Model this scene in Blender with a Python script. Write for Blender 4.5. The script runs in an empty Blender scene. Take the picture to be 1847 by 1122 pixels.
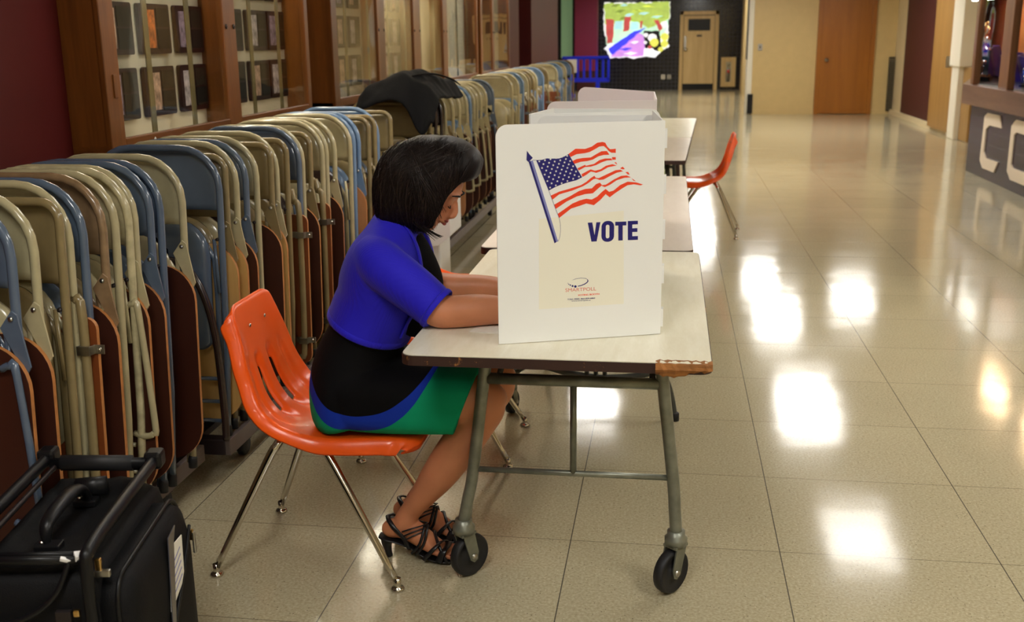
import bpy, bmesh, math, random
from math import sin, cos, pi, radians as R, sqrt, atan2
from mathutils import Vector as V, Matrix, Euler, noise

SC = bpy.context.scene
COL = SC.collection

# ------------------------------------------------------------------ camera, world, exposure
CAM_H = 1.4572
cam_d = bpy.data.cameras.new('camera')
cam = bpy.data.objects.new('camera', cam_d)
COL.objects.link(cam)
cam_d.sensor_width = 36.0
cam_d.lens = 1905.2 / 1847 * 36.0
_p, _r, _y = .252576, -.0127493, -.149281
_F = V((sin(_y)*cos(_p), cos(_y)*cos(_p), -sin(_p)))
_r0 = V((cos(_y), -sin(_y), 0)); _u0 = _r0.cross(_F)
_RT = _r0*cos(_r) + _u0*sin(_r); _UP = -_r0*sin(_r) + _u0*cos(_r)
cam.matrix_world = Matrix(((_RT.x, _UP.x, -_F.x, 0), (_RT.y, _UP.y, -_F.y, 0), (_RT.z, _UP.z, -_F.z, CAM_H), (0, 0, 0, 1)))
cam_d.clip_end = 100
cam_d.dof.use_dof = True
cam_d.dof.focus_distance = 2.95
cam_d.dof.aperture_fstop = 5.0
SC.camera = cam

world = bpy.data.worlds.new('world'); SC.world = world
world.use_nodes = True
world.node_tree.nodes['Background'].inputs[0].default_value = (.9, .95, 1, 1)
world.node_tree.nodes['Background'].inputs[1].default_value = .4
SC.view_settings.view_transform = 'Standard'
SC.view_settings.look = 'None'
SC.view_settings.gamma = 1
SC.view_settings.use_curve_mapping = False
SC.view_settings.exposure = 0.55
try:
    SC.cycles.use_denoising = True
    SC.cycles.max_bounces = 7
    SC.cycles.diffuse_bounces = 4
    SC.cycles.glossy_bounces = 4
    SC.cycles.transmission_bounces = 6
    SC.cycles.sample_clamp_indirect = 6
    SC.cycles.caustics_reflective = False
    SC.cycles.caustics_refractive = False
except Exception:
    pass
LAMP = 13.0     # brightness of the ceiling fixtures' diffusers

# ------------------------------------------------------------------ materials
def rgb(r, g, b):
    f = lambda c: (c/255/12.92) if c/255 <= .04045 else ((c/255+.055)/1.055)**2.4
    return (f(r), f(g), f(b), 1)

def mat(name, col, rough=.5, metal=0., spec=.5, coat=0., vary=0., vscale=8., bump=0., bscale=60., emit=None, estr=0., sheen=0., sub=0., trans=0., ior=1.45, stretch=None):
    m = bpy.data.materials.new(name); m.use_nodes = True
    nt = m.node_tree; b = nt.nodes['Principled BSDF']
    b.inputs['Base Color'].default_value = col
    b.inputs['Roughness'].default_value = rough
    b.inputs['Metallic'].default_value = metal
    b.inputs['Specular IOR Level'].default_value = spec
    b.inputs['Coat Weight'].default_value = coat
    b.inputs['Coat Roughness'].default_value = .08
    b.inputs['Sheen Weight'].default_value = sheen
    b.inputs['IOR'].default_value = ior
    b.inputs['Transmission Weight'].default_value = trans
    if sub:
        b.inputs['Subsurface Weight'].default_value = sub
        b.inputs['Subsurface Radius'].default_value = (.02, .008, .004)
        b.inputs['Subsurface Scale'].default_value = .5
    if emit:
        b.inputs['Emission Color'].default_value = emit
        b.inputs['Emission Strength'].default_value = estr
    tc = nt.nodes.new('ShaderNodeTexCoord')
    mp = nt.nodes.new('ShaderNodeMapping')
    nt.links.new(tc.outputs['Object'], mp.inputs[0])
    if stretch: mp.inputs['Scale'].default_value = stretch
    if vary:
        n = nt.nodes.new('ShaderNodeTexNoise'); n.inputs['Scale'].default_value = vscale; n.inputs['Detail'].default_value = 5
        nt.links.new(mp.outputs[0], n.inputs['Vector'])
        mr = nt.nodes.new('ShaderNodeMapRange')
        mr.inputs[1].default_value = .3; mr.inputs[2].default_value = .7
        mr.inputs[3].default_value = 1-vary; mr.inputs[4].default_value = 1+vary
        nt.links.new(n.outputs[0], mr.inputs[0])
        mx = nt.nodes.new('ShaderNodeVectorMath'); mx.operation = 'SCALE'
        mx.inputs[0].default_value = col[:3]
        nt.links.new(mr.outputs[0], mx.inputs['Scale'])
        nt.links.new(mx.outputs[0], b.inputs['Base Color'])
    if bump:
        n2 = nt.nodes.new('ShaderNodeTexNoise'); n2.inputs['Scale'].default_value = bscale; n2.inputs['Detail'].default_value = 3
        nt.links.new(mp.outputs[0], n2.inputs['Vector'])
        bp = nt.nodes.new('ShaderNodeBump'); bp.inputs['Strength'].default_value = bump; bp.inputs['Distance'].default_value = .002
        nt.links.new(n2.outputs[0], bp.inputs['Height']); nt.links.new(bp.outputs[0], b.inputs['Normal'])
    return m

def N(nt, t, **kw):
    n = nt.nodes.new('ShaderNode'+t)
    for k, v in kw.items():
        if k.startswith('i_'):
            n.inputs[k[2:]].default_value = v
        elif k.startswith('n_'):
            n.inputs[int(k[2:])].default_value = v
        else: setattr(n, k, v)
    return n

def math_n(nt, op, a, b=None, clamp=False):
    n = nt.nodes.new('ShaderNodeMath'); n.operation = op; n.use_clamp = clamp
    for i, x in enumerate((a, b)):
        if x is None: continue
        if isinstance(x, (int, float)): n.inputs[i].default_value = x
        else: nt.links.new(x, n.inputs[i])
    return n.outputs[0]

def mixc(nt, fac, a, b):
    n = nt.nodes.new('ShaderNodeMix'); n.data_type = 'RGBA'
    for i, x in ((0, fac), (6, a), (7, b)):
        if isinstance(x, (int, float, tuple)): n.inputs[i].default_value = x
        else: nt.links.new(x, n.inputs[i])
    return n.outputs[2]

def floor_material():
    m = bpy.data.materials.new('terrazzo_tile'); m.use_nodes = True
    nt = m.node_tree; L = nt.links; b = nt.nodes['Principled BSDF']
    geo = N(nt, 'NewGeometry'); sep = N(nt, 'SeparateXYZ'); L.new(geo.outputs['Position'], sep.inputs[0])
    def line(axis, o, s, w):
        u = math_n(nt, 'DIVIDE', math_n(nt, 'SUBTRACT', sep.outputs[axis], o), s)
        f = math_n(nt, 'FRACT', u)
        d = math_n(nt, 'MINIMUM', f, math_n(nt, 'SUBTRACT', 1.0, f))
        return math_n(nt, 'LESS_THAN', math_n(nt, 'MULTIPLY', d, s), w), math_n(nt, 'FLOOR', u)
    lx, ix = line(0, -1.4845, .61, .0017)
    ly, iy = line(1, 2.338, .5453, .0016)
    comb = N(nt, 'CombineXYZ'); L.new(ix, comb.inputs[0]); L.new(iy, comb.inputs[1])
    wn = N(nt, 'TexWhiteNoise'); L.new(comb.outputs[0], wn.inputs[0])
    n1 = N(nt, 'TexNoise', i_Scale=130.0, i_Detail=3.0); L.new(geo.outputs['Position'], n1.inputs['Vector'])
    n2 = N(nt, 'TexVoronoi', i_Scale=95.0); L.new(geo.outputs['Position'], n2.inputs['Vector'])
    n3 = N(nt, 'TexNoise', i_Scale=2.2, i_Detail=4.0); L.new(geo.outputs['Position'], n3.inputs['Vector'])
    r1 = N(nt, 'ValToRGB'); r1.color_ramp.elements[0].position = .30; r1.color_ramp.elements[1].position = .70
    r1.color_ramp.elements[0].color = (.37, .32, .195, 1); r1.color_ramp.elements[1].color = (.54, .48, .33, 1)
    L.new(n1.outputs[0], r1.inputs[0])
    chip = math_n(nt, 'LESS_THAN', n2.outputs['Distance'], .16)
    sepc = N(nt, 'SeparateColor'); L.new(n2.outputs['Color'], sepc.inputs[0])
    chipd = math_n(nt, 'MULTIPLY', chip, math_n(nt, 'GREATER_THAN', sepc.outputs[0], .72))
    chipl = math_n(nt, 'MULTIPLY', chip, math_n(nt, 'LESS_THAN', sepc.outputs[0], .2))
    c = mixc(nt, chipd, r1.outputs[0], (.15, .12, .07, 1))
    c = mixc(nt, chipl, c, (.68, .6, .42, 1))
    # tile to tile and worn patch variation
    v = math_n(nt, 'ADD', math_n(nt, 'MULTIPLY', wn.outputs[0], .07), math_n(nt, 'MULTIPLY', n3.outputs[0], .16))
    v = math_n(nt, 'ADD', v, .87)
    sc_ = N(nt, 'VectorMath', operation='SCALE'); L.new(c, sc_.inputs[0]); L.new(v, sc_.inputs['Scale'])
    c = mixc(nt, math_n(nt, 'MULTIPLY', ly, .7), sc_.outputs[0], (.1, .08, .05, 1))
    c = mixc(nt, math_n(nt, 'MULTIPLY', lx, .85), c, (.05, .045, .04, 1))
    L.new(c, b.inputs['Base Color'])
    rr = math_n(nt, 'ADD', math_n(nt, 'MULTIPLY', n3.outputs[0], .07), .075)
    L.new(rr, b.inputs['Roughness'])
    b.inputs['Specular IOR Level'].default_value = .62
    n4 = N(nt, 'TexNoise', i_Scale=3.0, i_Detail=2.0); L.new(geo.outputs['Position'], n4.inputs['Vector'])
    bp = N(nt, 'Bump', i_Strength=.12, i_Distance=.01); L.new(n4.outputs[0], bp.inputs['Height'])
    n5 = N(nt, 'TexNoise', i_Scale=220.0, i_Detail=2.0); L.new(geo.outputs['Position'], n5.inputs['Vector'])
    bp2 = N(nt, 'Bump', i_Strength=.05, i_Distance=.001); L.new(n5.outputs[0], bp2.inputs['Height']); L.new(bp.outputs[0], bp2.inputs['Normal'])
    L.new(bp2.outputs[0], b.inputs['Normal'])
    return m

def wood_material(name, c1, c2, axis=2, rough=.3, scale=9., coat=.3, stretch=.08):
    m = bpy.data.materials.new(name); m.use_nodes = True
    nt = m.node_tree; L = nt.links; b = nt.nodes['Principled BSDF']
    tc = N(nt, 'TexCoord'); mp = N(nt, 'Mapping'); L.new(tc.outputs['Object'], mp.inputs[0])
    s = [1, 1, 1]; s[axis] = stretch; mp.inputs['Scale'].default_value = s
    n = N(nt, 'TexNoise', i_Scale=scale, i_Detail=6.0, i_Distortion=.6); L.new(mp.outputs[0], n.inputs['Vector'])
    n2 = N(nt, 'TexNoise', i_Scale=scale*9, i_Detail=3.0); L.new(mp.outputs[0], n2.inputs['Vector'])
    f = math_n(nt, 'ADD', math_n(nt, 'MULTIPLY', n.outputs[0], .75), math_n(nt, 'MULTIPLY', n2.outputs[0], .25))
    r = N(nt, 'ValToRGB'); r.color_ramp.elements[0].position = .35; r.color_ramp.elements[1].position = .65
    r.color_ramp.elements[0].color = c1; r.color_ramp.elements[1].color = c2
    L.new(f, r.inputs[0]); L.new(r.outputs[0], b.inputs['Base Color'])
    b.inputs['Roughness'].default_value = rough; b.inputs['Coat Weight'].default_value = coat; b.inputs['Coat Roughness'].default_value = .12
    return m

def brick_material(name, c1, c2, mortar, sx, sz, plane='YZ', rough=.35, msize=.02, offset=.5, rowh=.5, width=.5, spec=.5):
    m = bpy.data.materials.new(name); m.use_nodes = True
    nt = m.node_tree; L = nt.links; b = nt.nodes['Principled BSDF']
    geo = N(nt, 'NewGeometry'); sep = N(nt, 'SeparateXYZ'); L.new(geo.outputs['Position'], sep.inputs[0])
    cb = N(nt, 'CombineXYZ')
    L.new(sep.outputs['XYZ'.index(plane[0])], cb.inputs[0]); L.new(sep.outputs['XYZ'.index(plane[1])], cb.inputs[1])
    mp = N(nt, 'Mapping'); mp.inputs['Scale'].default_value = (sx, sz, 1); L.new(cb.outputs[0], mp.inputs[0])
    br = N(nt, 'TexBrick', i_Scale=1.0); br.offset = offset
    br.inputs['Color1'].default_value = c1; br.inputs['Color2'].default_value = c2; br.inputs['Mortar'].default_value = mortar
    br.inputs['Mortar Size'].default_value = msize; br.inputs['Brick Width'].default_value = width; br.inputs['Row Height'].default_value = rowh
    L.new(mp.outputs[0], br.inputs['Vector']); L.new(br.outputs[0], b.inputs['Base Color'])
    bp = N(nt, 'Bump', i_Strength=.5, i_Distance=.004); bp.invert = True; L.new(br.outputs['Fac'], bp.inputs['Height']); L.new(bp.outputs[0], b.inputs['Normal'])
    b.inputs['Roughness'].default_value = rough; b.inputs['Specular IOR Level'].default_value = spec
    return m

def glass_material(name='display_glass', k=1.0):
    m = bpy.data.materials.new(name); m.use_nodes = True
    nt = m.node_tree; L = nt.links
    nt.nodes.remove(nt.nodes['Principled BSDF']); out = nt.nodes['Material Output']
    tr = N(nt, 'BsdfTransparent'); tr.inputs[0].default_value = (.93, .95, .93, 1)
    gl = N(nt, 'BsdfGlossy'); gl.inputs['Roughness'].default_value = .015
    fr = N(nt, 'Fresnel')
    n = N(nt, 'TexNoise', i_Scale=1.6, i_Detail=1.0)
    geo = N(nt, 'NewGeometry'); L.new(geo.outputs['Position'], n.inputs['Vector'])
    L.new(math_n(nt, 'ADD', math_n(nt, 'MULTIPLY', geo.outputs['Backfacing'], 1/1.45-1.45), 1.45), fr.inputs[0])
    bp = N(nt, 'Bump', i_Strength=.25, i_Distance=.02); L.new(n.outputs[0], bp.inputs['Height']); L.new(bp.outputs[0], gl.inputs['Normal'])
    mx = N(nt, 'MixShader'); f = math_n(nt, 'MULTIPLY', fr.outputs[0], k, True)
    L.new(f, mx.inputs[0]); L.new(tr.outputs[0], mx.inputs[1]); L.new(gl.outputs[0], mx.inputs[2]); L.new(mx.outputs[0], out.inputs[0])
    return m

M = {}
M['floor'] = floor_material()
M['ceiling'] = mat('ceiling_tile', rgb(205, 200, 188), .9)
M['lamp'] = mat('diffuser', (1, 1, 1, 1), .6, emit=(1, .975, .92, 1), estr=LAMP)
M['lamp_dim'] = mat('dim_diffuser', (1, 1, 1, 1), .6, emit=(1, .96, .9, 1), estr=LAMP*.45)  # weaker emission for the near-floor fixture and the added fill panel
M['lampframe'] = mat('fixture_metal', rgb(200, 200, 195), .5)
M['maroon'] = mat('maroon_paint', rgb(82, 20, 19), .55, spec=.3, vary=.06, vscale=3, bump=.05, bscale=200)
M['maroon_dark'] = mat('dark_maroon_paint', rgb(70, 22, 24), .5)
M['magenta'] = mat('magenta_paint', rgb(128, 30, 72), .5)
M['beige'] = mat('beige_paint', rgb(205, 178, 122), .4, vary=.03)
M['cream'] = mat('cream_paint', rgb(222, 205, 165), .45)
M['white_paint'] = mat('white_paint', rgb(232, 226, 208), .35)
M['tan_door'] = wood_material('tan_door_wood', rgb(148, 110, 56), rgb(166, 126, 68), rough=.4)
M['yellow_door'] = wood_material('pale_door_wood', rgb(205, 172, 112), rgb(222, 192, 132), rough=.4)
M['brown_door'] = wood_material('brown_door_wood', rgb(146, 86, 14), rgb(162, 98, 22), rough=.35)
M['case_wood'] = wood_material('stained_case_wood', rgb(98, 53, 16), rgb(134, 79, 30), rough=.34, coat=.2)
M['case_wood_h'] = wood_material('stained_rail_wood', rgb(98, 53, 16), rgb(134, 79, 30), axis=1, rough=.3, coat=.2)
M['case_back'] = mat('case_backing', rgb(226, 212, 190), .8, vary=.03)
M['black_tile'] = brick_material('black_glazed_tile', rgb(14, 14, 18), rgb(24, 24, 30), rgb(66, 66, 74), 1, 1, 'XZ', .18, msize=.006, offset=0, rowh=.11, width=.11)
M['purple_brick'] = brick_material('purple_painted_block', rgb(46, 33, 50), rgb(52, 38, 55), rgb(34, 26, 40), 1, 1, 'YZ', .25, msize=.008, rowh=.12, width=.42)
M['glass'] = glass_material()
M['coated_glass'] = glass_material('low_reflection_glass', .45)
M['chrome'] = mat('chrome', rgb(205, 200, 190), .12, 1.0)
M['steel'] = mat('brushed_steel', rgb(170, 168, 160), .3, 1.0)
M['darkmetal'] = mat('dark_metal', rgb(52, 46, 46), .4, .6)
M['rack'] = mat('rack_steel', rgb(104, 92, 88), .45, .3, vary=.1)
M['rack_dark'] = mat('rack_end_steel', rgb(50, 40, 42), .45, .3)
M['rubber'] = mat('black_rubber', rgb(28, 28, 30), .55)
M['black'] = mat('black_plastic', rgb(16, 16, 18), .38, spec=.35)
M['orange'] = mat('orange_shell', rgb(246, 92, 22), .3, spec=.45, coat=.2, vary=.05, vscale=5)
M['tan'] = mat('tan_enamel', rgb(176, 166, 130), .22, coat=.6, vary=.1, vscale=16)
M['tanworn'] = mat('worn_tan_enamel', rgb(182, 172, 136), .25, coat=.5, vary=.25, vscale=26)
M['olive'] = mat('khaki_enamel', rgb(132, 116, 80), .24, coat=.5, vary=.08, vscale=16)
M['brownish'] = mat('brown_tan_enamel', rgb(134, 108, 78), .26, coat=.5, vary=.2, vscale=22)
M['blue'] = mat('slate_blue_enamel', rgb(82, 97, 117), .2, coat=.6, vary=.08, vscale=12)
M['ltblue'] = mat('pale_blue_enamel', rgb(104, 132, 166), .22, coat=.6, vary=.08, vscale=12)
M['darkseat'] = mat('dark_brown_enamel', rgb(46, 30, 28), .25, coat=.5)
M['ply_dark'] = mat('dark_brown_laminate', rgb(62, 30, 20), .36, vary=.1, vscale=7)
M['ply_red'] = wood_material('reddish_wood_grain', rgb(104, 50, 20), rgb(122, 62, 26), rough=.4, coat=.1)
M['ply_light'] = wood_material('blond_wood_grain', rgb(190, 146, 82), rgb(208, 166, 100), rough=.45, coat=.1)
M['ply_mid'] = wood_material('tan_wood_grain', rgb(168, 112, 70), rgb(186, 130, 84), rough=.45, coat=.1)
M['ply_edge'] = mat('plywood_edge', rgb(184, 122, 68), .5, vary=.15, vscale=40)
M['booth'] = mat('white_corrugated_plastic', rgb(236, 237, 235), .42, vary=.01, vscale=2)
M['booth_pink'] = mat('white_plastic', rgb(234, 226, 228), .42)
M['ink_blue'] = mat('navy_ink', rgb(26, 20, 108), .5)
M['ink_mid'] = mat('soft_blue_ink', rgb(128, 132, 190), .5)
M['ink_red'] = mat('red_ink', rgb(238, 66, 28), .5)
M['ink_white'] = mat('white_ink', rgb(236, 234, 232), .5)
M['ink_pink'] = mat('thin_red_ink', rgb(216, 110, 92), .5)
M['tint'] = mat('pale_yellow_plastic', rgb(237, 234, 218), .42)
M['paper'] = mat('paper', rgb(240, 238, 228), .7)
M['mural_dark'] = mat('mural_black', rgb(14, 14, 18), .5)
M['skin'] = mat('skin', rgb(198, 130, 94), .45, spec=.4, sub=.12, vary=.08, vscale=14, bump=.08, bscale=160)
M['hair'] = mat('dark_brown_hair', rgb(22, 13, 10), .48, spec=.25, bump=.3, bscale=300, stretch=(1, 1, .3))
M['lips'] = mat('lip_colour', rgb(150, 62, 58), .4)
M['nail'] = mat('dark_red_nail_varnish', rgb(120, 22, 40), .15, coat=.6)
M['eye'] = mat('eye_white', rgb(225, 220, 215), .2)
M['sandal'] = mat('black_sandal_leather', rgb(20, 19, 22), .35)
M['cloth_black'] = mat('black_jacket_cloth', rgb(17, 17, 20), .85, spec=.2, bump=.3, bscale=90)
M['nylon'] = mat('black_ballistic_nylon', rgb(13, 13, 15), .65, spec=.22, bump=.5, bscale=450)
M['vinyl'] = mat('clear_vinyl', rgb(70, 70, 78), .08, coat=.8)
M['gold'] = mat('gold_trophy_metal', rgb(214, 176, 110), .2, 1.0)
M['silver'] = mat('silver_trophy_metal', rgb(214, 212, 222), .15, 1.0)
M['trophycol'] = mat('teal_marble_column', rgb(58, 98, 128), .25, coat=.5)
M['purplecloth'] = mat('purple_satin', rgb(104, 76, 168), .35, sheen=.5)
M['lettering'] = mat('cream_letter_paint', rgb(222, 206, 186), .45)
M['bluebar'] = mat('blue_barrier_plastic', rgb(20, 42, 235), .4)
M['red'] = mat('red_enamel', rgb(205, 50, 36), .3)
M['green_glass'] = mat('daylit_garden_pane', rgb(120, 150, 110), .3, emit=rgb(150, 190, 140), estr=.15)

# ------------------------------------------------------------------ geometry helpers
def catmull(P, n=6, closed=False):
    P = [V(p) for p in P]; out = []; L = len(P)
    for i in range(L if closed else L-1):
        if closed: a, b, c, d = P[(i-1) % L], P[i], P[(i+1) % L], P[(i+2) % L]
        else: a, b, c, d = P[max(i-1, 0)], P[i], P[i+1], P[min(i+2, L-1)]
        for k in range(n):
            t = k/n; t2 = t*t; t3 = t2*t
            out.append(.5*((2*b)+(c-a)*t+(2*a-5*b+4*c-d)*t2+(3*b-a-3*c+d)*t3))
    if not closed: out.append(P[-1])
    return out

def lerp_tab(tab, t):
    # piecewise-linear table [(t, v), ...]
    if t <= tab[0][0]: return tab[0][1]
    for (a, va), (b, vb) in zip(tab, tab[1:]):
        if t <= b:
            k = (t-a)/(b-a); k = k*k*(3-2*k)
            return va+(vb-va)*k
    return tab[-1][1]

class MB:
    def __init__(s): s.v = []; s.f = []; s.m = []; s.s = []; s.mats = []
    def mi(s, m):
        if m not in s.mats: s.mats.append(m)
        return s.mats.index(m)
    def add(s, vs, fs, m, smooth=False):
        o = len(s.v); s.v += [tuple(v) for v in vs]; k = s.mi(m)
        for f in fs: s.f.append(tuple(i+o for i in f)); s.m.append(k); s.s.append(smooth)
        return s
    def box(s, c, d, m, rot=None, mt=None):
        x, y, z = d[0]/2, d[1]/2, d[2]/2
        vs = [V((a*x, b*y, e*z)) for a in (-1, 1) for b in (-1, 1) for e in (-1, 1)]
        if rot is not None:
            q = rot.to_matrix() if isinstance(rot, Euler) else rot
            vs = [q @ v for v in vs]
        vs = [v+V(c) for v in vs]
        return s.add(vs, [(0, 1, 3, 2), (4, 6, 7, 5), (0, 4, 5, 1), (2, 3, 7, 6), (0, 2, 6, 4), (1, 5, 7, 3)], m)
    def span(s, a, b, m):
        return s.box([(a[i]+b[i])/2 for i in range(3)], [abs(b[i]-a[i]) for i in range(3)], m)
    def rings(s, rs, m, closed=False, cap=True, smooth=True):
        n = len(rs[0]); vs = [p for r in rs for p in r]; fs = []
        K = len(rs)
        for i in range(K if closed else K-1):
            j = (i+1) % K
            for k in range(n):
                l = (k+1) % n; fs.append((i*n+k, i*n+l, j*n+l, j*n+k))
        if cap and not closed:
            fs.append(tuple(reversed(range(n)))); fs.append(tuple((K-1)*n+k for k in range(n)))
        return s.add(vs, fs, m, smooth)
    def tube(s, P, r, m, n=8, closed=False, up=None, flat=None, smoothp=0, cap=True):
        if smoothp: P = catmull(P, smoothp, closed)
        P = [V(p) for p in P]; K = len(P)
        rr = r if isinstance(r, (list, tuple)) else [r]*K
        if len(rr) != K:
            r0 = rr; rr = []
            for i in range(K):
                t = i/(K-1)*(len(r0)-1); j = min(int(t), len(r0)-2); rr.append(r0[j]+(r0[j+1]-r0[j])*(t-j))
        rs = []; prev = None
        for i in range(K):
            if closed: d = P[(i+1) % K]-P[i-1]
            else: d = P[min(i+1, K-1)]-P[max(i-1, 0)]
            if d.length < 1e-9: d = V((0, 0, 1))
            d.normalize()
            if prev is None:
                u = V(up) if up is not None else (V((0, 0, 1)) if abs(d.z) < .9 else V((1, 0, 0)))
            else: u = prev
            if up is not None: u = V(up)
            u = u-d*u.dot(d)
            if u.length < 1e-6: u = d.orthogonal()
            u.normalize(); w = d.cross(u); prev = u
            a = rr[i]; b = rr[i]*(flat if flat else 1)
            rs.append([P[i]+u*(b*cos(2*pi*k/n))+w*(a*sin(2*pi*k/n)) for k in range(n)])
        return s.rings(rs, m, closed, cap)
    def loft(s, secs, m, n=28, sub=5, power=2.0, up=(0, 1, 0)):
        # secs: (centre, radius in the plane, radius along 'up' axis); smooth path, elliptical rings
        C = catmull([a[0] for a in secs], sub); K = len(C)
        A = catmull([(a[1], a[2], 0) for a in secs], sub)
        rs = []
        for i in range(K):
            d = (C[min(i+1, K-1)]-C[max(i-1, 0)]).normalized()
            w = V(up); w = (w-d*w.dot(d)).normalized(); u = w.cross(d)
            ring = []
            for k in range(n):
                a = 2*pi*k/n; ca, sa = cos(a), sin(a)
                e = 2/power
                ring.append(C[i]+u*(A[i].x*abs(ca)**e*(1 if ca >= 0 else -1))+w*(A[i].y*abs(sa)**e*(1 if sa >= 0 else -1)))
            rs.append(ring)
        # rounded ends
        return s.rings(rs, m)
    def lathe(s, prof, m, n=20, c=(0, 0, 0), axis='z', smooth=True):
        rs = []
        for r, h in prof:
            ring = []
            for k in range(n):
                a = 2*pi*k/n; x, y = r*cos(a), r*sin(a)
                p = {'z': (x, y, h), 'y': (x, h, -y), 'x': (h, x, y)}[axis]
                ring.append(V(p)+V(c))
            rs.append(ring)
        return s.rings(rs, m, smooth=smooth)
    def prism(s, poly, m, fn, h0, h1, medge=None):
        # poly 2D; fn(u, v, h) -> 3D
        n = len(poly); vs = [fn(u, v, h0) for u, v in poly]+[fn(u, v, h1) for u, v in poly]
        s.add(vs, [tuple(reversed(range(n))), tuple(range(n, 2*n))], m)
        s.add(vs, [(i, (i+1) % n, n+(i+1) % n, n+i) for i in range(n)], medge or m)
        return s
    def sphere(s, c, r, m, n=12, k=8):
        rx, ry, rz = r if isinstance(r, (tuple, list)) else (r, r, r)
        rs = []
        for j in range(k+1):
            t = pi*(j/k)*.998+.001*pi
            rs.append([V((c[0]+rx*sin(t)*cos(2*pi*i/n), c[1]+ry*sin(t)*sin(2*pi*i/n), c[2]+rz*cos(t))) for i in range(n)])
        return s.rings(rs, m)
    def build(s, name, parent=None, bevel=0, seg=2, fixn=True):
        me = bpy.data.meshes.new(name)
        me.from_pydata(s.v, [], s.f)
        for m in s.mats: me.materials.append(m)
        me.polygons.foreach_set('material_index', s.m)
        me.polygons.foreach_set('use_smooth', s.s)
        me.update()
        if fixn:
            bm = bmesh.new(); bm.from_mesh(me); bmesh.ops.recalc_face_normals(bm, faces=bm.faces); bm.to_mesh(me); bm.free()
        o = bpy.data.objects.new(name, me); COL.objects.link(o)
        if parent: o.parent = parent
        if bevel:
            b = o.modifiers.new('b', 'BEVEL'); b.width = bevel; b.segments = seg; b.limit_method = 'ANGLE'; b.angle_limit = R(40)
        return o

def tag(o, label=None, cat=None, group=None, kind=None):
    if label: o['label'] = label
    if cat: o['category'] = cat
    if group: o['group'] = group
    if kind: o['kind'] = kind
    return o
def empty(name, loc=(0, 0, 0), rz=0, label=None, cat=None, group=None):
    o = bpy.data.objects.new(name, None); COL.objects.link(o); o.location = loc; o.rotation_euler = (0, 0, rz)
    o.empty_display_size = .05
    return tag(o, label, cat, group)
def kids(o): return [c for c in bpy.data.objects if c.parent is o]
def copy_tree(o, tree, parent=None):
    c = o.copy(); COL.objects.link(c); c.parent = parent
    for ch in tree.get(o, []): copy_tree(ch, tree, c)
    return c
def tree_of(root):
    t = {}; allo = list(bpy.data.objects)
    for x in allo:
        if x.parent: t.setdefault(x.parent, []).append(x)
    return t
def struct(mb, name, parent=None, **k):
    o = mb.build(name, parent, **k)
    if not parent: o['kind'] = 'structure'
    return o
def rrect(x0, x1, z0, z1, r, n=5):
    rs = r if isinstance(r, (tuple, list)) else (r,)*4      # bl, br, tr, tl
    P = []
    for (cx, cz, a0, q) in ((x0, z0, 180, rs[0]), (x1, z0, 270, rs[1]), (x1, z1, 0, rs[2]), (x0, z1, 90, rs[3])):
        ox = cx+(q if cx == x0 else -q); oz = cz+(q if cz == z0 else -q)
        for k in range(n+1):
            a = R(a0+90*k/n); P.append((ox+q*cos(a), oz+q*sin(a)))
    return P
def text_mesh(body, size, m, width=None):
    cu = bpy.data.curves.new('t', 'FONT'); cu.body = body; cu.size = size; cu.extrude = 0
    o = bpy.data.objects.new('t', cu); COL.objects.link(o)
    dg = bpy.context.evaluated_depsgraph_get(); dg.update()
    me = bpy.data.meshes.new_from_object(o.evaluated_get(dg))
    vs = [v.co.copy() for v in me.vertices]; fs = [tuple(p.vertices) for p in me.polygons]
    bpy.data.objects.remove(o)
    x0 = min(v.x for v in vs); x1 = max(v.x for v in vs); y0 = min(v.y for v in vs); y1 = max(v.y for v in vs)
    return [((v.x-x0)/(x1-x0), (v.y-y0)/(y1-y0)) for v in vs], fs
# ------------------------------------------------------------------ the hall
WX = -2.32        # face of the long left wall
HC = 2.7          # ceiling height
b = MB(); b.span((-4.2, -4, -.12), (6.2, 33, 0), M['floor']); struct(b, 'floor')
b = MB(); b.span((-4.2, -4, HC), (6.2, 33, HC+.1), M['ceiling']); struct(b, 'ceiling')
b = MB(); b.span((WX-.2, -4, 0), (WX, 16.5, HC), M['maroon'])
b.span((WX-.2, 16.5, 0), (WX-.1, 17.2, HC), M['maroon_dark']); b.span((WX-.2, 17.2, 0), (WX+.1, 21.2, HC), M['maroon']); b.span((WX-.2, 21.2, 0), (WX+.02, 22.0, HC), M['maroon_dark'])
struct(b, 'wall_left')
b = MB(); b.span((-4.2, 22, 0), (-4.0, 30.6, HC), M['beige']); struct(b, 'wall_west_lobby')
b = MB(); b.span((-4.2, -4.2, 0), (6.2, -4, HC), M['cream']); struct(b, 'wall_behind')
b = MB(); b.span((-4.2, 30.6, 0), (2.2, 30.8, HC), M['black_tile']); struct(b, 'wall_far')
b = MB(); b.span((1.47, 20.9, 0), (4.2, 21.1, HC), M['beige']); b.prism([(1.47, 21.1), (1.65, 21.1), (2.05, 30.6), (1.88, 30.6)], M['beige'], lambda u, v, h: V((u, v, h)), 0, HC)
struct(b, 'wall_side_block')
b = MB(); b.span((1.40, 20.86, 0), (1.50, 21.2, HC), M['white_paint']); t_ = struct(b, 'trim_1', bevel=.01)
b = MB(); b.span((1.385, 20.85, 1.02), (1.40, 21.1, 2.3), M['darkmetal']); b.build('metal_corner_guard', t_)
b = MB(); b.span((1.43, 20.80, .02), (1.53, 20.86, .38), M['black']); 
tag(b.build('floor_vent', bevel=.004), 'narrow black vent low on the corner of the beige wall', 'vent')
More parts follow.
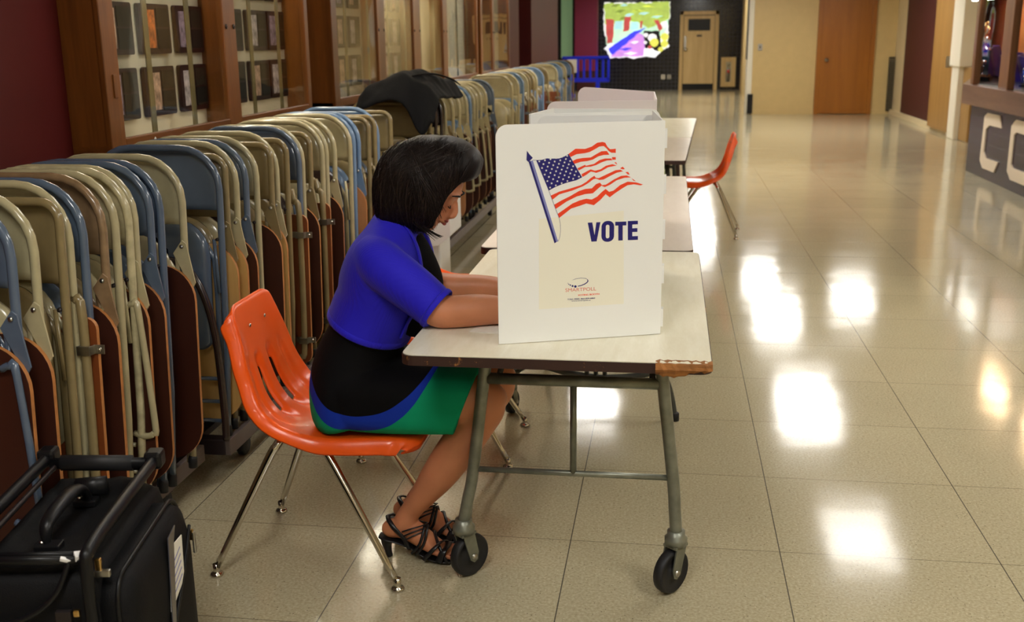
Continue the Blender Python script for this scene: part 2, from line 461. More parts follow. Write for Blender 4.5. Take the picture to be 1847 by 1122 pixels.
b = MB(); b.span((4.08, 15.9, 0), (4.3, 20.9, HC), M['cream']); b.span((4.06, 17.6, .02), (4.08, 20.0, HC), M['maroon_dark'])
b.span((4.2, -4, 0), (4.4, 15.9, HC), M['cream']); struct(b, 'wall_right')
b = MB(); b.span((4.03, 16.25, .0), (4.08, 20.88, .09), M['cream']); struct(b, 'baseboard_right')
b = MB(); b.span((1.5, 20.88, 0), (2.7, 20.9, .08), M['beige']); b.span((3.7, 20.88, 0), (4.08, 20.9, .08), M['beige']); struct(b, 'baseboard_side_block')
b = MB(); b.span((3.98, 16.3, .05), (4.05, 17.55, 2.1), M['tan_door']); d = struct(b, 'door_3', bevel=.004)
h = MB(); h.box((3.95, 16.45, 1.05), (.05, .05, .16), M['steel']); h.build('door_handle', d)
# column beside the trophy case
b = MB(); b.span((3.93, 15.75, 0), (4.12, 16.1, 1.0), M['white_paint']); b.span((3.9, 15.6, 1.0), (4.2, 16.15, HC), M['white_paint']); b.span((4.0, 15.3, 0), (4.2, 15.75, 1.0), M['tan_door'])
struct(b, 'trim_2', bevel=.01)
# wooden door in the beige wall
b = MB(); b.span((2.74, 20.86, .01), (3.62, 20.9, 2.2), M['brown_door']); d = struct(b, 'door_1', bevel=.004)
k = MB(); k.lathe([(.0, 0), (.028, 0), (.03, -.02), (.012, -.03), (.012, -.05), (.034, -.055), (.034, -.08), (.0, -.09)], M['steel'], 14, (2.84, 20.86, 1.0), 'y'); k.build('door_knob', d)
b = MB()
for x0, x1, z0, z1 in ((2.66, 2.74, 0, 2.28), (3.62, 3.70, 0, 2.28), (2.66, 3.70, 2.2, 2.28)): b.span((x0, 20.85, z0), (x1, 20.9, z1), M['brown_door'])
b.build('door_frame', d, bevel=.005)
b = MB(); b.prism(rrect(1.59, 1.67, 1.18, 1.30, .01), M['steel'], lambda u, v, h: V((u, h, v)), 20.88, 20.9)
b.box((1.63, 20.875, 1.24), (.02, .015, .04), M['darkmetal']); tag(b.build('wall_switch'), 'small grey switch plate on the beige wall left of the brown door', 'switch')
# tall grille in the corner by the maroon panel
g = empty('wall_grille', (4.06, 20.82, 0), 0, 'tall narrow grey grille on the wall between the brown door and the maroon panel', 'grille')
b = MB(); b.span((-.09, 0.02, .06), (.01, .06, 1.04), M['darkmetal']); b.build('frame', g, bevel=.004)
b = MB()
for i in range(24): b.box((-.04, 0.005, .1+i*.039), (.09, .03, .018), M['steel'], Euler((R(35), 0, 0)))
b.build('louvre', g)
# far wall door, extinguisher cabinet, outlet, mural, barrier
YF = 30.6
b = MB(); b.span((.30, YF-.05, .16), (1.14, YF-.01, 2.0), M['yellow_door']); b.span((.30, YF-.06, .02), (1.14, YF-.02, .17), M['black']); d = struct(b, 'door_2', bevel=.004)
b = MB()
for x0, x1, z0, z1 in ((.20, .29, 0, 2.12), (1.15, 1.25, 0, 2.12), (.20, 1.25, 2.02, 2.12)): b.span((x0, YF-.09, z0), (x1, YF, z1), M['yellow_door'])
b.build('door_frame', d, bevel=.006)
b = MB(); b.span((.42, YF-.058, 1.60), (1.02, YF-.05, 1.91), M['black']); b.build('door_window', d)
b = MB(); b.span((.32, YF-.065, 1.14), (.38, YF-.05, 1.46), M['steel']); b.lathe([(.0, -.07), (.045, -.07), (.045, -.04), (.015, -.035), (.015, 0), (0, 0)], M['chrome'], 14, (.36, YF-.05, 1.1), 'y'); b.build('door_handle', d)
b = MB(); b.span((.66, YF-.056, 1.44), (.80, YF-.05, 1.49), M['darkmetal']); b.build('door_number_plate', d)
c = empty('extinguisher_cabinet', (1.55, YF, .08), 0, 'pale wood fire extinguisher cabinet on the black tile wall', 'cabinet')
b = MB()
for x0, x1, z0, z1 in ((-.20, -.07, 0, .8), (.07, .20, 0, .8), (-.07, .07, 0, .13), (-.07, .07, .68, .8)): b.span((x0, -.06, z0), (x1, 0, z1), M['yellow_door'])
b.span((-.07, -.012, .13), (.07, 0, .68), M['case_back']); b.build('frame', c, bevel=.004)
b = MB(); b.span((-.07, -.055, .13), (.07, -.05, .68), M['glass']); b.build('pane', c)
e = empty('fire_extinguisher', (1.55, YF-.035, .22), 0, 'small extinguisher with a red band inside the wall cabinet', 'fire extinguisher')
b = MB(); b.lathe([(0, 0), (.035, 0), (.036, .3), (.02, .36), (.012, .37), (0, .37)], M['steel'], 14); b.build('cylinder', e)
b = MB(); b.lathe([(0.037, .24), (.037, .32)], M['red'], 14); b.build('band', e)
b = MB(); b.box((0, 0, .42), (.03, .03, .08), M['chrome']); b.box((.02, 0, .46), (.07, .015, .015), M['chrome']); b.build('valve', e)
for x, nm in ((-.235, 'left'), (-.07, 'right')):
    b = MB(); b.prism(rrect(x-.05, x+.05, .30, .42, .01), M['white_paint'] if nm == 'left' else M['steel'], lambda u, v, h: V((u, h, v)), YF-.012, YF)
    b.box((x, YF-.014, .385), (.03, .006, .03), M['darkmetal']); b.box((x, YF-.014, .335), (.03, .006, .03), M['darkmetal'])
    tag(b.build('outlet'), 'white outlet plate low on the black tile wall' if nm == 'left' else 'grey outlet plate low on the black tile wall, beside the white one', 'outlet')
# painted wall picture, its colours given a glow to look brightly lit
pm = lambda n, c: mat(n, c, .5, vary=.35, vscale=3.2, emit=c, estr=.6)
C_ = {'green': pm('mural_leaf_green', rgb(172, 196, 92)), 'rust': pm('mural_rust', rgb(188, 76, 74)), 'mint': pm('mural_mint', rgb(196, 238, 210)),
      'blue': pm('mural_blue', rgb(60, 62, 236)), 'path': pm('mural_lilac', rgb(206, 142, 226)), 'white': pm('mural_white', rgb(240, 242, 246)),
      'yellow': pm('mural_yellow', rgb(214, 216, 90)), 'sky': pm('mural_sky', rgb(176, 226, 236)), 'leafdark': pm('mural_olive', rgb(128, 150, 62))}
def bubbly(P, amp=.03, seed=1):
    rnd = random.Random(seed); out = []
    n = len(P)
    for i in range(n):
        a, c = V(P[i]), V(P[(i+1) % n]); L = (c-a).length; k = max(1, int(L/.07)); nn = V((c-a).y and (-(c-a).y, (c-a).x) or (0, 1)).normalized()
        for j in range(k):
            q = a+(c-a)*(j/k)+nn*rnd.uniform(-amp, amp)*.6; out.append((q.x, q.y))
    return out
mu = empty('glowing_wall_mural', (0, YF, 0), 0, 'colourful forest mural with added glow and ragged edge on the black tile wall', 'mural')
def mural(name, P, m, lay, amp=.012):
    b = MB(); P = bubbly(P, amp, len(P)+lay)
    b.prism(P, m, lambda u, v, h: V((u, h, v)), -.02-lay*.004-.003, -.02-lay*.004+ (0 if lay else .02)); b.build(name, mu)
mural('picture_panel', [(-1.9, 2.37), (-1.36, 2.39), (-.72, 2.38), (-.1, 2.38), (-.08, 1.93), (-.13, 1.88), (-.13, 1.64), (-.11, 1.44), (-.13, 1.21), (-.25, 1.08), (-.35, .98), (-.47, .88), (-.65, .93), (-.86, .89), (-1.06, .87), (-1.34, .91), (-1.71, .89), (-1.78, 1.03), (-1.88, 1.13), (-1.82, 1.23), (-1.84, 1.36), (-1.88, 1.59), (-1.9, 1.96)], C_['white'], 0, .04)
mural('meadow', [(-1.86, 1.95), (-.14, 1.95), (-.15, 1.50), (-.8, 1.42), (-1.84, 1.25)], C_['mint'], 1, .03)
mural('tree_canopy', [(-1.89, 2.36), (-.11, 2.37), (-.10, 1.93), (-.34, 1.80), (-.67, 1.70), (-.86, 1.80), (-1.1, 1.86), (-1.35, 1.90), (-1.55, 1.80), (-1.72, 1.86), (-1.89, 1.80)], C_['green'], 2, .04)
rndm = random.Random(8)
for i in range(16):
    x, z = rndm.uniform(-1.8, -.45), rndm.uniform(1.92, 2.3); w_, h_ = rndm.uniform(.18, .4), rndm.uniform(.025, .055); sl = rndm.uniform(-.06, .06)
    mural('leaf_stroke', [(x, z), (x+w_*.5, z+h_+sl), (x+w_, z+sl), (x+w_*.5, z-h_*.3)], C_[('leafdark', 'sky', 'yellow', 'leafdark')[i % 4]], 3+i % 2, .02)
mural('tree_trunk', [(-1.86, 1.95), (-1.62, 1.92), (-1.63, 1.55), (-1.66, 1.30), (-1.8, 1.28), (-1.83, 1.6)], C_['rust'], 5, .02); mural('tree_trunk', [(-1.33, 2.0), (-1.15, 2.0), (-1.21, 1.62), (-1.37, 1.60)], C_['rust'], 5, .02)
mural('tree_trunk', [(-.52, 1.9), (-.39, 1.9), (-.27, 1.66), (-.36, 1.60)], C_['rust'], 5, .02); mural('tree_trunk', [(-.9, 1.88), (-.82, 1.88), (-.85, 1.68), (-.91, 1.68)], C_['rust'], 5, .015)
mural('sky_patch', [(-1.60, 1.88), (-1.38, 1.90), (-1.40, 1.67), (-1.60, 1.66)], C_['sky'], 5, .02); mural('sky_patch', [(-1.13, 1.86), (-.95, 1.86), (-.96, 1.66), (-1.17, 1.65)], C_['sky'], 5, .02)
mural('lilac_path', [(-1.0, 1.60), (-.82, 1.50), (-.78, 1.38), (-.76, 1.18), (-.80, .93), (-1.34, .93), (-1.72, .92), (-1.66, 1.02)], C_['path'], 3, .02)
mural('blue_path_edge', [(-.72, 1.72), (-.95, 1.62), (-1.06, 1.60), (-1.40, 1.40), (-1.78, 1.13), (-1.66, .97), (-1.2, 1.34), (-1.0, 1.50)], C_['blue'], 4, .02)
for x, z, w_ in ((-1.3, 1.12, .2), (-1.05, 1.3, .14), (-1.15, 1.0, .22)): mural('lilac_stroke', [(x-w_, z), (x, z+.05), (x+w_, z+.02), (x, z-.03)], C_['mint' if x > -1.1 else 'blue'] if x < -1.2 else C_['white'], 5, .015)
mural('dark_patch', [(-.79, 1.62), (-.36, 1.60), (-.30, 1.2), (-.40, 1.0), (-.55, .92), (-.70, 1.08), (-.76, 1.18)], M['mural_dark'], 3, .03)
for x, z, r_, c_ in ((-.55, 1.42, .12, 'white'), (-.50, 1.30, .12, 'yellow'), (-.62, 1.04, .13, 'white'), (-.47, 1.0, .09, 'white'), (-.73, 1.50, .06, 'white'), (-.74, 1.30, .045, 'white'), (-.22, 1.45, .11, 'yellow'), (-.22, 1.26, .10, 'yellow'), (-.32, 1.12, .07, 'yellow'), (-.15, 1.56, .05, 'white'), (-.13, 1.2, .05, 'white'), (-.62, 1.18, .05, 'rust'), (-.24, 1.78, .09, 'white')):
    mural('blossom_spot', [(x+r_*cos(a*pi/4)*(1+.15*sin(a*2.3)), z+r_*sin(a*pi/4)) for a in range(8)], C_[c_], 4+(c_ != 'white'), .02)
b = MB(); b.span((-2.68, YF-.5, .55), (-2.05, YF-.1, HC), M['magenta']); b.span((-2.62, YF-.45, 0), (-2.1, YF-.12, .55), M['maroon_dark']); struct(b, 'trim_3', bevel=.01)
b = MB(); b.span((-3.1, YF-.03, .9), (-2.78, YF-.01, HC), M['green_glass']); w = struct(b, 'window_1')
b = MB(); b.span((-2.78, YF-.06, 0), (-2.7, YF, HC), M['black']); b.span((-3.18, YF-.06, 0), (-3.1, YF, HC), M['black']); b.span((-3.18, YF-.06, .8), (-2.7, YF, .9), M['black']); b.build('window_frame', w)
# blue plastic crowd barrier
ba = empty('crowd_barrier', (0, 27.4, 0), 0, 'blue plastic crowd barrier in front of the black tile wall', 'barrier')
b = MB()
b.prism(rrect(-2.75, -1.55, .92, 1.0, (.02, .02, .08, .02)), M['bluebar'], lambda u, v, h: V((u, h, v)), -.03, .03)
b.prism(rrect(-2.75, -1.55, .36, .46, .03), M['bluebar'], lambda u, v, h: V((u, h, v)), -.03, .03)
for x in (-2.72, -1.58): b.span((x-.03, -.03, .4), (x+.03, .03, .97), M['bluebar'])
b.build('frame', ba, bevel=.008)
for i in range(6):
    b = MB(); x = -2.52+i*.16; b.span((x-.03, -.02, .44), (x+.03, .02, .94), M['bluebar']); b.build('bar', ba, bevel=.008)
b = MB(); b.span((-2.62, -.045, .6), (-2.38, -.03, .92), M['ink_white']); b.build('sign_plate', ba, bevel=.004)
for x in (-2.5, -1.85):
    b = MB(); b.span((x-.05, -.03, .03), (x+.05, .03, .38), M['bluebar']); b.span((x-.06, -.25, 0), (x+.06, .25, .05), M['bluebar']); b.build('foot', ba, bevel=.01)

# ------------------------------------------------------------------ ceiling lights
def light(x, y, w=.6, l=1.22, where=''):
    o = empty('ceiling_light', (x, y, HC), 0, where, 'ceiling light')
    b = MB()
    for x0, x1, y0, y1 in ((-w/2-.03, -w/2, -l/2-.03, l/2+.03), (w/2, w/2+.03, -l/2-.03, l/2+.03), (-w/2, w/2, -l/2-.03, -l/2), (-w/2, w/2, l/2, l/2+.03)): b.span((x0, y0, -.03), (x1, y1, -.001), M['lampframe'])
    b.build('frame', o)
    b = MB(); b.span((-w/2, -l/2, -.02), (w/2, l/2, -.008), M['lamp_dim' if 'near floor' in where or 'seated' in where else 'lamp']); b.build('diffuser', o)
for x, y, w, l, t in ((1.66, 8.5, .55, 1.1, 'square ceiling light above the near floor'), (1.62, 11.8, .62, 1.5, 'ceiling light ahead over the open floor'),
                   (1.66, 15.9, .62, 1.5, 'ceiling light over the middle of the hall'), (1.6, 18.4, .56, 1.3, 'ceiling light in front of the beige wall'),
                   (2.95, 17.1, .62, 1.1, 'ceiling light in front of the brown door'), (.7, 22.3, .52, 2.4, 'long ceiling light over the far lobby'),
                   (.74, 26.1, .5, 1.9, 'long ceiling light nearest the black tile wall'), (-.8, 11.7, .5, 1.1, 'ceiling light over the far tables'),
                   (1.65, 4.9, .6, 1.2, 'ceiling light over the open floor beside the first table'), (1.65, 1.2, .6, 1.2, 'ceiling light overhead right of the viewer'),
                   (-.6, .4, .6, 1.2, 'ceiling light overhead left of the viewer'), (-.7, 4.3, .6, 1.2, 'added fill panel above the seated woman and her table'), (1.65, -2.4, .6, 1.2, 'ceiling light behind the viewer'), (-1.4, 27.5, .6, 1.2, 'ceiling light in front of the mural')):  # panel above the seated woman is added, out of view, to brighten her and the chairs
    light(x, y, w, l, t)
# ------------------------------------------------------------------ plaque display cases on the left wall
CF = -2.15
plaque_label = {}
def plaque(y, z, w, h, kind, label, parent_tree={}):
    o = empty('award_plaque', (CF-.145, y, z), 0, label, 'plaque', 'award plaques in the wall cases')
    f = lambda u, v, hh: V((hh, u, v))
    b = MB(); b.prism(rrect(-w/2, w/2, -h/2, h/2, .012, 3), M['plq'], f, 0, .018); b.build('board', o, bevel=.003)
    if kind != 'far':
        b = MB(); b.prism([(-w*.40, -h*.38), (-w*.02, -h*.38), (-w*.02, h*.38), (-w*.40, h*.38)], PH[kind], f, .0185, .0205); b.build('photo_print', o)
        b = MB(); b.prism([(w*.04, -h*.40), (w*.44, -h*.40), (w*.44, h*.0), (w*.04, h*.0)], M['plq_plate'], f, .0185, .0205)
        b.prism([(w*.04, h*.04), (w*.44, h*.04), (w*.44, h*.42), (w*.04, h*.42)], M['plq_plate2'], f, .0185, .0205); b.build('engraved_plate', o)
    return o
M['plq'] = mat('plaque_board', rgb(44, 15, 14), .45, vary=.1)
M['plq_plate'] = mat('plaque_plate', rgb(20, 17, 11), .6, vary=.3, vscale=60, stretch=(1, .3, 2.5))
M['plq_plate2'] = mat('plaque_emblem', rgb(38, 30, 17), .6, vary=.45, vscale=50)
PH = {}
for i, (a, c) in enumerate((((190, 176, 180), 30), ((214, 120, 60), 26), ((150, 130, 150), 34), ((196, 160, 140), 28))):
    PH[i] = mat('photo_print_%s' % 'abcd'[i], rgb(*a), .35, vary=.7, vscale=c)

def wall_case(name, y0, y1, mull, zb, zt, label):
    o = empty(name, (0, 0, 0), 0, label, 'display case')
    b = MB(); b.span((WX+.002, y0, zb), (CF-.02, y0+.02, zt), M['case_wood']); b.build('side_panel', o)
    b = MB(); b.span((WX+.002, y1-.02, zb), (CF-.02, y1, zt), M['case_wood']); b.build('side_panel', o)
    b = MB(); b.span((WX+.002, y0, zb), (CF-.02, y1, zb+.03), M['case_wood_h']); b.build('bottom_shelf', o)
    b = MB(); b.span((WX+.002, y0+.02, zb+.03), (WX+.02, y1-.02, zt), M['case_back']); b.build('back_panel', o)
    b = MB(); b.span((WX+.02, y0+.02, zb+.03), (CF-.025, y1-.02, zb+.034), M['case_back']); b.build('floor_lining', o)
    # face frame, one door leaf of glass between each pair of stiles
    st = [(y0, y0+.11)]+mull+[(y1-.06, y1)]
    for a, c in st:
        b = MB(); b.span((CF-.03, a, zb), (CF, c, zt), M['case_wood']); b.build('stile', o, bevel=.004)
    b = MB(); b.span((CF-.03, y0+.11, zb), (CF-.001, y1-.06, zb+.055), M['case_wood_h']); b.build('bottom_rail', o, bevel=.004)
    for (a, c), (e, g) in zip(st, st[1:]):
        b = MB(); b.span((CF-.018, c, zb+.05), (CF-.012, e, zt), M['coated_glass' if y0 < 5 else 'glass']); b.build('glass_door', o)
    for a, c in mull:
        b = MB(); b.span((WX+.02, (a+c)/2-.012, zb+.03), (CF-.03, (a+c)/2+.012, zt), M['case_wood']); b.build('divider', o)
        b = MB(); 
        for yy in (a+.03, c-.03): b.lathe([(0, 0), (.012, 0), (.012, .004), (.005, .006), (0, .003)], M['darkmetal'], 10, (CF, yy, 1.53), 'x')
        b.build('lock', o)
    b = MB(); b.span((WX+.05, y0+.15, zt-.06), (WX+.10, y1-.15, zt-.03), M['case_tube']); b.build('case_lamp', o)
    return o
M['case_tube'] = mat('case_fluorescent_tube', (1, 1, 1, 1), .5, emit=(1, .9, .74, 1), estr=34)
cs1 = wall_case('plaque_case', 3.88, 6.27, [(5.03, 5.18)], 1.035, 2.45, 'stained wood wall case with two glass doors, nearest on the maroon wall')
cs2 = wall_case('plaque_case', 6.73, 12.0, [(7.82, 8.03), (8.95, 9.2), (10.14, 10.34)], 1.035, 2.45, 'long stained wood wall case behind the draped black jacket')
cs3 = wall_case('plaque_case', 12.2, 14.4, [(13.0, 13.14)], 1.035, 2.45, 'farthest small glass wall case on the maroon wall')
# hinge and shelf standards
b = MB(); b.span((CF-.001, 3.93, 1.25), (CF+.006, 3.955, 1.34), M['case_wood']); b.build('hinge', cs1, bevel=.002)
b = MB(); b.box((CF+.001, 4.22, 1.055), (.002, .03, .012), M['paper']); b.box((CF+.001, 4.235, 1.06), (.002, .012, .025), M['paper'], Euler((.6, 0, 0))); b.build('paper_scrap', cs1)
for y in (4.28, 4.68, 5.42, 5.82):
    b = MB(); b.span((CF-.035, y, 1.07), (CF-.028, y+.042, 2.45), M['olive']); b.build('shelf_upright', cs1, bevel=.002)
for i in range(9):
    y = 7.1+i*.55
    if any(a-.1 < y < c+.1 for a, c in ((7.82, 8.03), (8.95, 9.2), (10.14, 10.34))): continue
    b = MB(); b.span((CF-.035, y, 1.07), (CF-.028, y+.035, 2.45), M['olive']); b.build('shelf_upright', cs2)
cols = [(4.09, 'first column'), (4.44, 'second column'), (4.79, 'third column'), (5.29, 'first column past the divider'), (5.64, 'second column past the divider'), (5.95, 'last column past the divider')]
rows = [(1.14, 1.355, 'bottom row'), (1.41, 1.625, 'middle row'), (1.68, 1.895, 'upper row')]
k = 0
for ci, (y, cn) in enumerate(cols):
    for z0, z1, rn in rows:
        k += 1
        w = .285 if y != 5.95 else .26
        plaque(y+w/2, (z0+z1)/2, w, z1-z0, (0, 2, 3)[(k*7+ci) % 3] if not (ci == 1 and rn == 'middle row') else 1, 'dark plaque in the nearest wall case, %s, %s' % (rn, cn))
for y0, cn, n in ((6.9, 'first door', 3), (8.1, 'second door', 3), (9.26, 'third door', 3)):
    for i in range(2 if y0 > 9 else 3):
        yy = y0+.16+i*.30
        if y0 > 9: continue
        for z0, z1, rn in rows:
            plaque(yy, (z0+z1)/2, .26, z1-z0, (i+len(rn)) % 4, 'plaque in the long wall case, %s, %s, %s from the near side' % (cn, rn, ['first', 'second', 'third'][i]))

# ------------------------------------------------------------------ trophy case on the right
XF = 3.2
M['case_orange'] = wood_material('warm_case_panel', rgb(196, 122, 62), rgb(214, 142, 78), axis=1, rough=.5, coat=0)
o = empty('trophy_case', (0, 0, 0), 0, 'large wood framed trophy case with a purple block base and cream letters', 'display case')
YE, YN = 12.15, 8.2
M['tcw'] = wood_material('trophy_case_wood', rgb(96, 68, 56), rgb(124, 92, 74), axis=1, rough=.35, coat=.2)
M['tcwv'] = wood_material('trophy_case_upright_wood', rgb(104, 68, 44), rgb(134, 92, 62), axis=2, rough=.35, coat=.2)
flat = lambda u, v, h: V((u, v, h))
def plan(g, x1=4.06): return [(XF-g, YN), (x1, YN), (x1, 15.0), (3.96, 15.0), (XF-g, YE+g*.8)]
b = MB(); b.prism(plan(0), M['purple_brick'], flat, 0, .72); b.build('block_base', o)
b = MB(); b.prism(plan(.09), M['tcw'], flat, .72, .92); b.build('ledge', o, bevel=.012)
for a, c in ((YE-.04, YE+.06), (10.92, 11.2), (9.6, 9.95), (8.2, 8.5)):
    b = MB(); b.span((XF-.02, a, .92), (XF+.05, c, 2.3), M['tcwv']); b.build('stile', o, bevel=.006)
b = MB(); b.prism(plan(.03), M['tcw'], flat, 2.25, HC-.02); b.build('header', o, bevel=.006)
b = MB(); b.span((3.98, YN, .92), (4.02, 14.9, 2.25), M['case_orange']); b.build('back_panel', o)
b = MB(); b.prism([(XF+.0, YE+.05), (XF+.03, YE+.02), (3.98, 14.88), (3.96, 14.98)], M['case_orange'], flat, .92, 2.25); b.build('end_panel', o)
b = MB(); b.prism([(XF+.07, YN), (3.97, YN), (3.97, 14.8), (XF+.07, YE+.1)], M['tcw'], flat, 1.88, 1.91); b.build('shelf', o)
b = MB(); b.prism([(XF+.03, YN), (3.97, YN), (3.97, 14.8), (XF+.03, YE)], M['black'], flat, .9205, .923); b.build('shelf_lining', o)
for a, c in ((11.24, YE-.02), (9.95, 10.88), (8.5, 9.6)):
    b = MB(); b.span((XF+.01, a, .92), (XF+.016, c, 2.25), M['coated_glass']); b.build('glass_pane', o)
b = MB(); b.span((XF+.14, YN+.2, 2.2), (XF+.34, YE-.2, 2.24), M['lampframe']); f = b.build('case_light', o)
b = MB(); b.span((3.6, 12.4, 1.84), (3.72, 14.2, 1.875), M['lampframe']); f2 = b.build('shelf_light', o)
b = MB(); b.span((3.62, 12.45, 1.83), (3.70, 14.15, 1.839), M['lamp']); b.build('tube', f2)
b = MB(); b.span((XF+.16, YN+.25, 2.19), (XF+.32, YE-.25, 2.199), mat('warm_case_tube', (1, 1, 1, 1), .5, emit=(1, .66, .4, 1), estr=26)); b.build('tube', f)
def letter(poly, holes=None):
    b = MB(); fn = lambda u, v, h: V((h, u, v))
    b.prism(poly, M['lettering'], fn, XF-.012, XF-.0005); return b
L = letter([(11.59, .62), (11.50, .665), (11.08, .665), (10.99, .55), (11.40, .545), (11.50, .50), (11.50, .27), (11.40, .215), (10.99, .22), (11.10, .105), (11.50, .105), (11.61, .17)])
L.build('letter_c', o)
oo = [(10.68, .60), (10.56, .665), (10.08, .665), (9.97, .60), (9.97, .17), (10.08, .105), (10.56, .105), (10.68, .17)]
oi = [(10.58, .52), (10.52, .55), (10.13, .55), (10.07, .52), (10.07, .25), (10.13, .22), (10.52, .22), (10.58, .25)]
b = MB(); n = 8
vs = [V((x, u, v)) for x in (XF-.012, XF-.0005) for P in (oo, oi) for u, v in P]
fs = []
for i in range(n):
    j = (i+1) % n
    fs += [(i, j, n+j, n+i), (2*n+i, 3*n+i, 3*n+j, 2*n+j), (i, 2*n+i, 2*n+j, j), (n+i, n+j, 3*n+j, 3*n+i)]
b.add(vs, fs, M['lettering']); b.build('letter_o', o)
# what is shown inside the case
def trophy(x, y, s, colour, label, parts=True):
    t = empty('trophy', (x, y, .922), 0, label, 'trophy'); t.scale = (s, s, s); t.rotation_euler = (0, 0, 1.2)
    b = MB(); b.prism(rrect(-.15, .15, -.09, .09, .02), M['black'], lambda u, v, h: V((u, v, h)), 0, .05); b.prism(rrect(-.12, .12, -.07, .07, .02), M['silver'], lambda u, v, h: V((u, v, h)), .05, .075); b.build('base', t, bevel=.004)
    b = MB(); 
    for k in range(12):
        a = 2*pi*k/12; b.tube([(.042*cos(a), .042*sin(a), .07), (.042*cos(a), .042*sin(a), .34)], .013, colour, 6)
    b.lathe([(0, .07), (.044, .07), (.044, .34), (0, .34)], colour, 16); b.build('column', t)
    b = MB(); b.lathe([(0, .335), (.065, .335), (.06, .36), (.02, .375), (.012, .43), (.035, .45), (.04, .47), (.02, .49), (0, .49)], M['silver'], 18); b.build('cap', t)
    # small running figure on top
    b = MB(); b.loft([((0, 0, .48), .014, .012), ((.004, 0, .53), .022, .02), ((.008, 0, .58), .02, .026), ((.01, 0, .61), .008, .009)], M['gold'], n=10)
    b.sphere((.014, 0, .635), .019, M['gold'])
    b.tube([(.008, .02, .59), (.05, .03, .6), (.07, .03, .64)], [.009, .008, .005], M['gold'], 7); b.tube([(.008, -.02, .59), (-.04, -.03, .57), (-.05, -.03, .53)], [.009, .008, .005], M['gold'], 7)
    b.tube([(0, .01, .49), (.05, .015, .47), (.04, .015, .43)], [.012, .009, .006], M['gold'], 7); b.tube([(0, -.01, .49), (-.01, -.012, .45), (-.03, -.012, .41)], [.012, .009, .006], M['gold'], 7)
    b.build('figurine', t)
    for q in (-1, 1):
        b = MB(); b.tube([(q*.085, 0, .075), (q*.085, 0, .16)], .008, M['silver'], 8); b.lathe([(.006, .16), (.03, .17), (.036, .2), (.032, .23), (.03, .23), (.03, .2), (.0, .18)], M['silver'], 14, (q*.085, 0, 0)); b.build('cup', t)
trophy(3.50, 12.95, 1.0, M['trophycol'], 'tall trophy with a teal column and figurine behind the first glass pane')
trophy(3.50, 11.45, .5, mat('blue_marble_column', rgb(30, 70, 190), .2, coat=.5), 'trophy with a bright blue column at the photo\'s right edge')
def cloth(x0, x1, y, z0, z1, seed, label):
    rnd = random.Random(seed); b = MB(); nx, nz = 26, 18; vs = []
    for j in range(nz+1):
        for i in range(nx+1):
            u, v = i/nx, j/nz
            w = .6+.4*v
            vs.append(V((y+.035*sin(u*17+seed+v*2)+.02*sin(u*31)+.1*(1-v), x0+(x1-x0)*(.5+(u-.5)*w), z0+(z1-z0)*v+.03*sin(u*6+seed)*v)))
    fs = [(j*(nx+1)+i, j*(nx+1)+i+1, (j+1)*(nx+1)+i+1, (j+1)*(nx+1)+i) for j in range(nz) for i in range(nx)]
    b.add(vs, fs, M['purplecloth'], True); o = b.build('satin_drape', fixn=False)
    s = o.modifiers.new('s', 'SOLIDIFY'); s.thickness = .004
    tag(o, label, 'drape')
cloth(13.7, 14.6, 3.86, .925, 1.28, 1, 'purple satin drape behind the teal trophy')
cloth(12.0, 13.0, 3.72, .925, 1.22, 4, 'purple satin drape heaped behind the second pane of the trophy case')

# ------------------------------------------------------------------ rack dollies and folding chairs
def dolly(x0, x1, y0, y1, label):
    o = empty('chair_dolly', ((x0+x1)/2, (y0+y1)/2, 0), 0, label, 'dolly', 'chair dollies along the wall')
    hx, hy = (x1-x0)/2, (y1-y0)/2
    for q in (-1, 1):
        b = MB(); b.span((q*hx-.02 if q > 0 else -hx, -hy, .085), (q*hx if q > 0 else -hx+.02, hy, .143), M['rack']); b.build('side_rail', o, bevel=.003)
        b = MB(); b.span((-hx+.02, q*hy-(.05 if q > 0 else 0), .085), (hx-.02, q*hy+(0 if q > 0 else .05), .14), M['rack_dark']); b.build('end_rail', o, bevel=.003)
    n = max(2, int((y1-y0)/.8))
    for i in range(1, n):
        b = MB(); b.span((-hx+.02, -hy+i*2*hy/n-.02, .09), (hx-.02, -hy+i*2*hy/n+.02, .125), M['rack_dark']); b.build('cross_bar', o)
    b = MB(); b.span((-hx+.12, -hy+.05, .12), (-hx+.16, hy-.05, .143), M['rack_dark']); b.span((hx-.16, -hy+.05, .12), (hx-.12, hy-.05, .143), M['rack_dark']); b.build('deck_strip', o)
    for qx in (-1, 1):
        for qy in (-1, 1):
            b = MB(); b.lathe([(0, -.016), (.03, -.016), (.037, -.01), (.037, .01), (.03, .016), (0, .016)], M['rubber'], 16, (qx*(hx-.05), qy*(hy-.22), .0375), 'x'); w = b.build('wheel', o)
            b = MB(); b.span((qx*(hx-.05)-.025, qy*(hy-.22)-.02, .06), (qx*(hx-.05)+.025, qy*(hy-.22)+.02, .09), M['rack_dark']); b.span((qx*(hx-.05)-.025, qy*(hy-.22)-.01, .03), (qx*(hx-.05)-.018, qy*(hy-.22)+.01, .07), M['steel']); b.build('caster_fork', o)
dolly(-1.98, -1.53, 1.85, 3.15, 'steel chair dolly nearest the black wheeled bag')
dolly(-1.98, -1.46, 3.2, 5.5, 'steel chair dolly under the chairs behind the seated woman')
dolly(-1.98, -1.45, 6.15, 9.0, 'steel chair dolly under the chair holding the black jacket')
dolly(-1.98, -1.45, 9.6, 12.1, 'steel chair dolly under the tan chairs past the draped jacket')
dolly(-1.98, -1.45, 12.3, 16.7, 'farthest steel chair dolly along the maroon wall')

